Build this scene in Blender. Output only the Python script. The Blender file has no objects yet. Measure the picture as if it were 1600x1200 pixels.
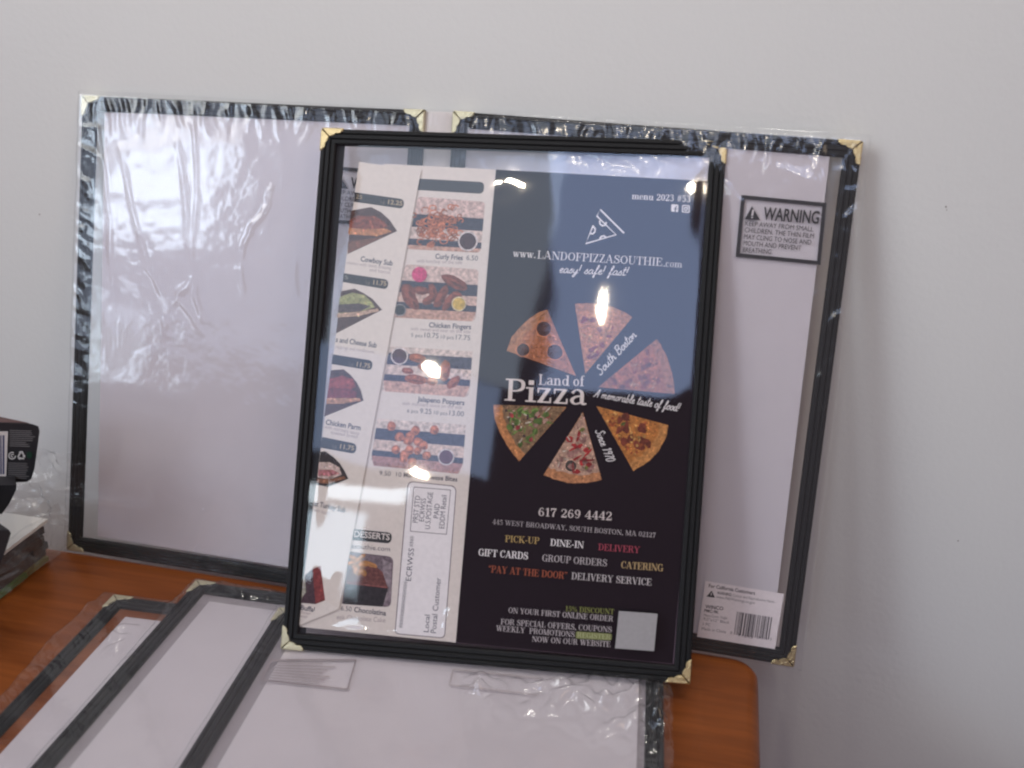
import bpy, math, random
import numpy as np
from mathutils import Vector, Matrix
random.seed(7); RNG = np.random.RandomState(11)
sc = bpy.context.scene
COL = sc.collection

# ------------------------------------------------------------------ camera
CAM = np.array([0.02046, -0.59892, 0.35803])
FOC = 1512.066                       # focal length in photo pixels (1600 wide)
RGT = np.array([0.976308, 0.214008, 0.031995])
UPV = np.array([-0.107318, 0.350489, 0.930398])
FWD = np.array([-0.187899, 0.911788, -0.365152])
cam_d = bpy.data.cameras.new('camera'); cam = bpy.data.objects.new('camera', cam_d); COL.objects.link(cam)
cam_d.sensor_width = 36.0; cam_d.lens = 36.0*FOC/1600.0
cam_d.clip_start = 0.01; cam_d.clip_end = 50
m = Matrix.Identity(4)
for i in range(3):
    m[i][0] = RGT[i]; m[i][1] = UPV[i]; m[i][2] = -FWD[i]; m[i][3] = CAM[i]
cam.matrix_world = m
sc.camera = cam
cam_d.dof.use_dof = True; cam_d.dof.focus_distance = 0.60; cam_d.dof.aperture_fstop = 7.0

# ------------------------------------------------------------------ world, lamps, exposure
w = bpy.data.worlds.new('World'); sc.world = w; w.use_nodes = True
bg = w.node_tree.nodes['Background']; bg.inputs[0].default_value = (1.0, 0.62, 0.76, 1); bg.inputs[1].default_value = 0.085

def lamp(name, loc, target, sx, sy, L, col, roll=0.0, shape='RECTANGLE'):
    """area lamp of radiance about L aimed at target"""
    d = bpy.data.lights.new(name, 'AREA'); o = bpy.data.objects.new(name, d); COL.objects.link(o)
    d.shape = shape; d.size = sx; d.size_y = sy; d.color = col
    area = sx*sy*(math.pi/4 if shape in ('DISK', 'ELLIPSE') else 1.0)
    d.energy = L*area*math.pi
    q = (Vector(target)-Vector(loc)).to_track_quat('-Z', 'Y')
    o.matrix_world = Matrix.Translation(Vector(loc)) @ q.to_matrix().to_4x4() @ Matrix.Rotation(roll, 4, 'Z')
    return o
def sky_dir(az, el):
    a, e = math.radians(az), math.radians(el)
    return Vector((math.sin(a)*math.cos(e), -math.cos(a)*math.cos(e), math.sin(e)))
WALL_Y = -0.0150
PIV = Vector((-0.08, -0.11, 0.15))
def window(name, az0, az1, el0, el1, L, col, dist=3.0, piv=PIV, roll=0.0):
    am, em = (az0+az1)/2, (el0+el1)/2
    p = piv+sky_dir(am, em)*dist
    sx = 2*dist*math.tan(math.radians(abs(az1-az0)/2))*math.cos(math.radians(em))
    sy = 2*dist*math.tan(math.radians(abs(el1-el0)/2))
    return lamp(name, p, piv, sx, sy, L, col, roll)
window('window_upper', 1.2, 14.2, 27.7, 44.6, 3.8, (0.47, 0.62, 1.0))
window('window_upper', -16.0, 1.2, 27.7, 44.6, 2.0, (0.66, 0.80, 1.0))
window('window_lower', -17.0, -1.4, 20.3, 27.7, 2.6, (0.49, 0.65, 1.0))
window('window_slit', -14.8, -6.6, 16.9, 18.2, 9.0, (0.80, 0.92, 1.0), roll=math.radians(4))
window('window_low', -13.8, -8.8, 11.6, 16.2, 6.5, (0.70, 0.87, 1.0))
window('left_glare_lamp', -48.0, -24.0, 6.0, 25.0, 1.9, (0.60, 0.73, 1.0), dist=3.3)  # added wide dim lamp for the bluish glare on the left bag
window('window_side', -42.5, -35.2, 12.8, 20.0, 11.0, (0.72, 0.86, 1.0))
window('window_side_low', -40.8, -37.8, 2.8, 8.0, 7.5, (0.70, 0.85, 1.0))
def wall_fill(name, az, el, dist, size, L, col, target, spread):  # added fill lamps, narrow cone so the wall dims downwards
    o = lamp(name, Vector((-0.1, -0.1, 0.2))+sky_dir(az, el)*dist, target, size, size, L, col)
    o.data.spread = math.radians(spread); return o
wall_fill('wall_fill_lamp', -52, 34, 2.0, 1.0, 0.52, (0.94, 0.985, 1.0), (-0.20, WALL_Y, 0.56), 42)  # added cool fill from the left
wall_fill('wall_fill_lamp', 46, 36, 2.0, 1.0, 0.20, (1.0, 0.77, 0.56), (-0.20, WALL_Y, 0.56), 42)  # added warm fill from the right
lamp('ceiling_light', (-0.15, -0.95, 1.85), (-0.15, -0.80, 0.0), 2.2, 1.0, 0.50, (0.92, 0.96, 1.0))
SPOTS = []
for az, el, dx, dy in ((-6.9, 27.3, 0.075, 0.026), (6.4, 32.8, 0.020, 0.062), (14.6, 41.5, 0.032, 0.032), (-2.7, 41.6, 0.026, 0.032), (-4.1, 41.2, 0.024, 0.024), (-6.4, 19.9, 0.055, 0.018)):
    SPOTS.append(PIV+sky_dir(az, el)*2.6)
    lamp('spot_lamp', SPOTS[-1], PIV, dx, dy, 320.0, (1.0, 0.86, 0.66), roll=math.radians(-14 if dx > dy else 0), shape='ELLIPSE')
for s in ((0.14, -0.50, 1.9), (-0.36, -0.42, 1.9), (-0.10, -0.72, 1.9), (0.42, -0.34, 1.9)):
    lamp('downlight', s, (s[0], -0.3, 0.0), 0.065, 0.065, 225.0, (1.0, 0.95, 0.87), shape='DISK')
sc.view_settings.view_transform = 'Standard'; sc.view_settings.look = 'None'
sc.view_settings.exposure = 0.0; sc.view_settings.gamma = 1.0; sc.view_settings.use_curve_mapping = False
sc.cycles.transparent_max_bounces = 32; sc.cycles.max_bounces = 8
sc.cycles.sample_clamp_indirect = 6.0
sc.cycles.filter_width = 2.2

# ------------------------------------------------------------------ planes and pixels
class Plane:
    def __init__(s, O, U, V, N):
        s.O, s.U, s.V, s.N = [np.array(a, float) for a in (O, U, V, N)]
    def uv(s, px, py, n=0.0):
        d = FWD+(px-800)/FOC*RGT+(600-py)/FOC*UPV
        O = s.O+s.N*n
        h = CAM+d*(((O-CAM)@s.N)/(d@s.N))-s.O
        return np.array([h@s.U, h@s.V])
    def mat(s):
        m = Matrix.Identity(4)
        for i in range(3):
            m[i][0], m[i][1], m[i][2], m[i][3] = s.U[i], s.V[i], s.N[i], s.O[i]
        return m
FRONT = Plane((-0.19774, -0.17219, 0.0093), (0.99458, 0.1038, 0.00583), (-0.04788, 0.40755, 0.91193), (0.09228, -0.90726, 0.41031))
BACK = Plane((-0.39091, -0.09701, 0.0), (0.99995, -0.00949, 0.0007), (0.00172, 0.25249, 0.9676), (-0.00936, -0.96755, 0.25249))

# ------------------------------------------------------------------ object helpers
def tag(o, label=None, cat=None, group=None, kind=None):
    if label: o['label'] = label
    if cat: o['category'] = cat
    if group: o['group'] = group
    if kind: o['kind'] = kind
    return o
def thing(name, M, label, cat, group=None):
    o = bpy.data.objects.new(name, None); COL.objects.link(o); o.matrix_world = M
    o.empty_display_size = 0.02
    return tag(o, label, cat, group)
def link(name, me, mat, parent=None, smooth=False):
    o = bpy.data.objects.new(name, me); COL.objects.link(o)
    if mat is not None and not me.materials: me.materials.append(mat)
    if parent is not None: o.parent = parent
    if smooth: me.polygons.foreach_set('use_smooth', [True]*len(me.polygons))
    return o
def mesh(name, verts, faces):
    me = bpy.data.meshes.new(name); me.from_pydata([tuple(map(float, v)) for v in verts], [], faces); me.update()
    return me
def grid(name, P):
    """P: (ny, nx, 3) array to a smooth grid mesh"""
    ny, nx = P.shape[:2]
    me = bpy.data.meshes.new(name)
    me.vertices.add(nx*ny); me.vertices.foreach_set('co', P.reshape(-1).astype(np.float32))
    i = np.arange((ny-1)*(nx-1)); r, c = i//(nx-1), i % (nx-1); a = r*nx+c
    q = np.stack([a, a+1, a+nx+1, a+nx], 1).astype(np.int32)
    me.loops.add(q.size); me.loops.foreach_set('vertex_index', q.ravel())
    me.polygons.add(len(q)); me.polygons.foreach_set('loop_start', np.arange(0, q.size, 4, dtype=np.int32))
    me.polygons.foreach_set('use_smooth', np.ones(len(q), bool))
    me.update(calc_edges=True); me.validate()
    return me
def bil(Q, a, b):
    """Q corners: bl, br, tr, tl"""
    return (1-a)*(1-b)*Q[0]+a*(1-b)*Q[1]+a*b*Q[2]+(1-a)*b*Q[3]

# ------------------------------------------------------------------ materials
def S(r, g, b):
    f = lambda c: (c/255/12.92) if c/255 <= 0.04045 else ((c/255+0.055)/1.055)**2.4
    return (f(r), f(g), f(b))
def newmat(name):
    m = bpy.data.materials.new(name); m.use_nodes = True
    nt = m.node_tree; return m, nt, nt.nodes['Principled BSDF']
def N(nt, t, **kw):
    n = nt.nodes.new(t)
    for k, v in kw.items(): setattr(n, k, v)
    return n
def basic(name, col, rough=0.5, metal=0.0, spec=0.5, noise=0.0, nscale=300, bump=0.0, bscale=800, bdist=0.0003, coords='Object', stretch=(1, 1, 1)):
    m, nt, b = newmat(name)
    b.inputs['Base Color'].default_value = (*col, 1); b.inputs['Roughness'].default_value = rough
    b.inputs['Metallic'].default_value = metal; b.inputs['Specular IOR Level'].default_value = spec
    tc = N(nt, 'ShaderNodeTexCoord'); mp = N(nt, 'ShaderNodeMapping'); mp.inputs['Scale'].default_value = stretch
    nt.links.new(tc.outputs[coords], mp.inputs[0])
    if noise:
        n = N(nt, 'ShaderNodeTexNoise'); n.inputs['Scale'].default_value = nscale; n.inputs['Detail'].default_value = 5
        nt.links.new(mp.outputs[0], n.inputs['Vector'])
        r = N(nt, 'ShaderNodeMapRange'); r.inputs['To Min'].default_value = 1-noise; r.inputs['To Max'].default_value = 1+noise
        nt.links.new(n.outputs['Fac'], r.inputs['Value'])
        x = N(nt, 'ShaderNodeVectorMath', operation='SCALE'); x.inputs[0].default_value = col
        nt.links.new(r.outputs[0], x.inputs['Scale']); nt.links.new(x.outputs[0], b.inputs['Base Color'])
    if bump:
        n = N(nt, 'ShaderNodeTexNoise'); n.inputs['Scale'].default_value = bscale; n.inputs['Detail'].default_value = 4
        nt.links.new(mp.outputs[0], n.inputs['Vector'])
        bp = N(nt, 'ShaderNodeBump'); bp.inputs['Strength'].default_value = bump; bp.inputs['Distance'].default_value = bdist
        nt.links.new(n.outputs['Fac'], bp.inputs['Height']); nt.links.new(bp.outputs[0], b.inputs['Normal'])
    return m
def film(name, rough, ior=1.5, tint=(0.993, 0.993, 0.995), haze=0.0, bump=0.0, bscale=60, bdist=0.001):
    m, nt, b = newmat(name); nt.nodes.remove(b)
    out = nt.nodes['Material Output']
    tr = N(nt, 'ShaderNodeBsdfTransparent'); tr.inputs[0].default_value = (*tint, 1)
    gl = N(nt, 'ShaderNodeBsdfGlossy'); gl.inputs['Roughness'].default_value = rough
    # same reflectance from either side: Schlick on |N.I| (two faces of a thin sheet)
    F0 = ((ior-1)/(ior+1))**2
    geo = N(nt, 'ShaderNodeNewGeometry'); dt = N(nt, 'ShaderNodeVectorMath', operation='DOT_PRODUCT')
    nt.links.new(geo.outputs['Normal'], dt.inputs[0]); nt.links.new(geo.outputs['Incoming'], dt.inputs[1])
    ab = N(nt, 'ShaderNodeMath', operation='ABSOLUTE'); nt.links.new(dt.outputs['Value'], ab.inputs[0])
    su = N(nt, 'ShaderNodeMath', operation='SUBTRACT'); su.inputs[0].default_value = 1.0; nt.links.new(ab.outputs[0], su.inputs[1])
    pw = N(nt, 'ShaderNodeMath', operation='POWER'); pw.inputs[1].default_value = 5.0; nt.links.new(su.outputs[0], pw.inputs[0])
    fr = N(nt, 'ShaderNodeMath', operation='MULTIPLY_ADD'); fr.inputs[1].default_value = 1-F0; fr.inputs[2].default_value = F0
    nt.links.new(pw.outputs[0], fr.inputs[0])
    mx = N(nt, 'ShaderNodeMixShader')
    nt.links.new(fr.outputs[0], mx.inputs[0]); nt.links.new(tr.outputs[0], mx.inputs[1]); nt.links.new(gl.outputs[0], mx.inputs[2])
    last = mx
    if haze:
        df = N(nt, 'ShaderNodeBsdfDiffuse'); df.inputs[0].default_value = (0.85, 0.85, 0.88, 1)
        m2 = N(nt, 'ShaderNodeMixShader'); m2.inputs[0].default_value = haze
        nt.links.new(mx.outputs[0], m2.inputs[1]); nt.links.new(df.outputs[0], m2.inputs[2]); last = m2
    if bump:
        tc = N(nt, 'ShaderNodeTexCoord')
        n = N(nt, 'ShaderNodeTexNoise'); n.inputs['Scale'].default_value = bscale; n.inputs['Detail'].default_value = 3
        nt.links.new(tc.outputs['Object'], n.inputs['Vector'])
        bp = N(nt, 'ShaderNodeBump'); bp.inputs['Strength'].default_value = bump; bp.inputs['Distance'].default_value = bdist
        nt.links.new(n.outputs['Fac'], bp.inputs['Height'])
        nt.links.new(bp.outputs[0], gl.inputs['Normal']); nt.links.new(bp.outputs[0], dt.inputs[0])
    nt.links.new(last.outputs[0], out.inputs[0])
    return m
def printmat(name, rough=0.55, spec=0.3):
    m, nt, b = newmat(name)
    a = N(nt, 'ShaderNodeAttribute', attribute_name='ink')
    tc = N(nt, 'ShaderNodeTexCoord')
    n = N(nt, 'ShaderNodeTexNoise'); n.inputs['Scale'].default_value = 420; n.inputs['Detail'].default_value = 6
    nt.links.new(tc.outputs['Object'], n.inputs['Vector'])
    r = N(nt, 'ShaderNodeMapRange'); r.inputs['To Min'].default_value = 0.90; r.inputs['To Max'].default_value = 1.10
    nt.links.new(n.outputs['Fac'], r.inputs['Value'])
    x = N(nt, 'ShaderNodeVectorMath', operation='SCALE')
    nt.links.new(a.outputs['Color'], x.inputs[0]); nt.links.new(r.outputs[0], x.inputs['Scale'])
    nt.links.new(x.outputs[0], b.inputs['Base Color'])
    b.inputs['Roughness'].default_value = rough; b.inputs['Specular IOR Level'].default_value = spec
    return m
def foodmat(name):
    """printed photograph of food: ink colours broken up by blotches"""
    m, nt, b = newmat(name)
    a = N(nt, 'ShaderNodeAttribute', attribute_name='ink')
    tc = N(nt, 'ShaderNodeTexCoord')
    n = N(nt, 'ShaderNodeTexNoise'); n.inputs['Scale'].default_value = 480; n.inputs['Detail'].default_value = 5; n.inputs['Roughness'].default_value = 0.65
    nt.links.new(tc.outputs['Object'], n.inputs['Vector'])
    r = N(nt, 'ShaderNodeMapRange'); r.inputs['From Min'].default_value = 0.3; r.inputs['From Max'].default_value = 0.7
    r.inputs['To Min'].default_value = 0.5; r.inputs['To Max'].default_value = 1.5
    nt.links.new(n.outputs['Fac'], r.inputs['Value'])
    x = N(nt, 'ShaderNodeVectorMath', operation='SCALE')
    nt.links.new(a.outputs['Color'], x.inputs[0]); nt.links.new(r.outputs[0], x.inputs['Scale'])
    nt.links.new(x.outputs[0], b.inputs['Base Color'])
    b.inputs['Roughness'].default_value = 0.55; b.inputs['Specular IOR Level'].default_value = 0.3
    return m
M_LEATHER = basic('black_leatherette', (0.007, 0.007, 0.008), 0.6, spec=0.28, noise=0.3, nscale=900, bump=0.6, bscale=1600, bdist=0.00025)
M_LEATHER_IN = basic('dark_backing', (0.012, 0.014, 0.018), 0.6, spec=0.3)
M_THREAD = basic('black_thread', (0.014, 0.013, 0.012), 0.8, spec=0.2)
M_BRASS = basic('brass', (0.66, 0.53, 0.29), 0.42, metal=1.0, bump=1.0, bscale=700, bdist=0.0006)
M_BRASS_PALE = basic('pale_brass', (0.60, 0.55, 0.38), 0.45, metal=0.6, bump=1.0, bscale=500, bdist=0.0005)
M_INSERT = basic('insert_paper', (0.575, 0.525, 0.555), 0.7, spec=0.2, noise=0.035, nscale=60)
M_HINGE = basic('hinge_vinyl', (0.66, 0.60, 0.58), 0.5, noise=0.08, nscale=90, stretch=(3, 0.4, 1))
M_FILM = film('clear_film', 0.032, 1.75)
M_FILM_BACK = film('clear_back_film', 0.05, 1.35)
M_BAG = film('bag_film', 0.11, 1.65, haze=0.02, bump=0.5, bscale=45, bdist=0.0012)
M_BAG_LOOSE = film('loose_bag_film', 0.16, 1.6, haze=0.10, bump=0.8, bscale=120, bdist=0.002)
M_PRINT = printmat('printed_paper')
M_PRINT_DARK = printmat('printed_dark_paper', 0.5, 0.10)
M_FOOD = foodmat('printed_food')

# ------------------------------------------------------------------ flat printing on a plane
class Print:
    """coloured flat pieces on a plane, in metres along u and v; later pieces lie a hair above earlier ones"""
    def __init__(s, plane, n0, step=4e-6):
        s.p, s.n, s.step = plane, n0, step; s.v, s.f, s.c = [], [], []
    sc = None
    def begin(s, k=9): s.sc = (s.n, k, 0)
    def end(s): s.n = s.sc[0]+s.sc[1]*s.step; s.sc = None
    def up(s):
        if s.sc: b, k, i = s.sc; s.sc = (b, k, i+1); s.n = b+((i+1) % k)*s.step
        else: s.n += s.step
    def poly(s, pts, col):
        i = len(s.v); s.v += [(p[0], p[1], s.n) for p in pts]; s.f.append(list(range(i, i+len(pts)))); s.c.append(col); s.up()
    def strip(s, L, R, col):
        i = len(s.v); k = len(L)
        s.v += [(p[0], p[1], s.n) for p in L]+[(p[0], p[1], s.n) for p in R]
        for j in range(k-1): s.f.append([i+j, i+k+j, i+k+j+1, i+j+1]); s.c.append(col)
        s.up()
    def tris(s, vs, fs, col):
        i = len(s.v); s.v += [(p[0], p[1], s.n) for p in vs]
        for f in fs: s.f.append([i+a for a in f]); s.c.append(col)
        s.up()
    # pixel versions (pixels of the flat sheet as seen in the photo, turned into sheet coordinates)
    def q(s, px, py): return s.p.uv(px, py, s.n)
    def ppoly(s, pts, col): s.poly([s.q(*p) for p in pts], col)
    def pell(s, cx, cy, rx, ry, rot, col, k=20, wob=0.0, seed=0):
        rr = random.Random(seed+int(cx*7+cy*13)); a = math.radians(rot); P = []
        for i in range(k):
            t = 2*math.pi*i/k; w_ = 1+wob*(rr.random()-0.5)
            x, y = rx*math.cos(t)*w_, ry*math.sin(t)*w_
            P.append((cx+x*math.cos(a)-y*math.sin(a), cy+x*math.sin(a)+y*math.cos(a)))
        s.ppoly(P[::-1], col)
    def pline(s, pts, wpx, col, closed=False):
        P = [np.array(p, float) for p in pts]
        if closed: P = P+[P[0], P[1]]
        L, R = [], []
        for i, p in enumerate(P):
            a = P[max(i-1, 0)]; b = P[min(i+1, len(P)-1)]; d = b-a; d = d/(np.linalg.norm(d)+1e-9)
            n = np.array([-d[1], d[0]])*wpx/2
            L.append(s.q(*(p+n))); R.append(s.q(*(p-n)))
        if closed: L, R = L[:-1], R[:-1]; L[0] = L[-1]; R[0] = R[-1]
        s.strip(L, R, col)
    def build(s, name, mat, parent):
        me = mesh(name, s.v, s.f)
        at = me.color_attributes.new('ink', 'FLOAT_COLOR', 'CORNER')
        k = 0; buf = []
        for f, c in zip(s.f, s.c): buf += [c[0], c[1], c[2], 1.0]*len(f)
        at.data.foreach_set('color', buf)
        return link(name, me, mat, parent)

# --- lettering: serif and brush script are drawn from strokes, sans uses Blender's own font
def smooth(P, k=5):
    P = [np.array(p, float) for p in P]
    if len(P) < 3: return P
    Q = [2*P[0]-P[1]]+P+[2*P[-1]-P[-2]]; out = []
    for i in range(1, len(Q)-2):
        a, b, c, d = Q[i-1:i+3]
        for j in range(k):
            t = j/k; out.append(0.5*((2*b)+(c-a)*t+(2*a-5*b+4*c-d)*t*t+(3*b-a-3*c+d)*t**3))
    out.append(P[-1]); return out
T_, t_, s_ = 0.165, 0.062, 0.06
def st(x, y0=0, y1=1, e0=(1, 1), e1=(1, 1), w=T_, ex=0.10):
    o = [[(x, y0, w), (x, y1, w)]]
    if e0: o.append([(x-w/2-ex*e0[0], y0+s_/2, s_), (x+w/2+ex*e0[1], y0+s_/2, s_)])
    if e1: o.append([(x-w/2-ex*e1[0], y1-s_/2, s_), (x+w/2+ex*e1[1], y1-s_/2, s_)])
    return o
def ln(x0, y0, x1, y1, w=t_): return [[(x0, y0, w), (x1, y1, w)]]
def cv(*p): return [('c', list(p))]
def ring(cx, cy, rx, ry, wx=T_, wy=t_):
    P = []
    for i in range(25):
        a = 2*math.pi*i/24; P.append((cx+rx*math.cos(a), cy+ry*math.sin(a), wy+(wx-wy)*abs(math.cos(a))**1.5))
    return [P]
def slab(x0, x1, y): return ln(x0, y, x1, y, s_)
def dot(x, y, r): return ln(x-r, y, x+r, y, 2*r)
lo, hi = s_/2, 1-s_/2
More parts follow.
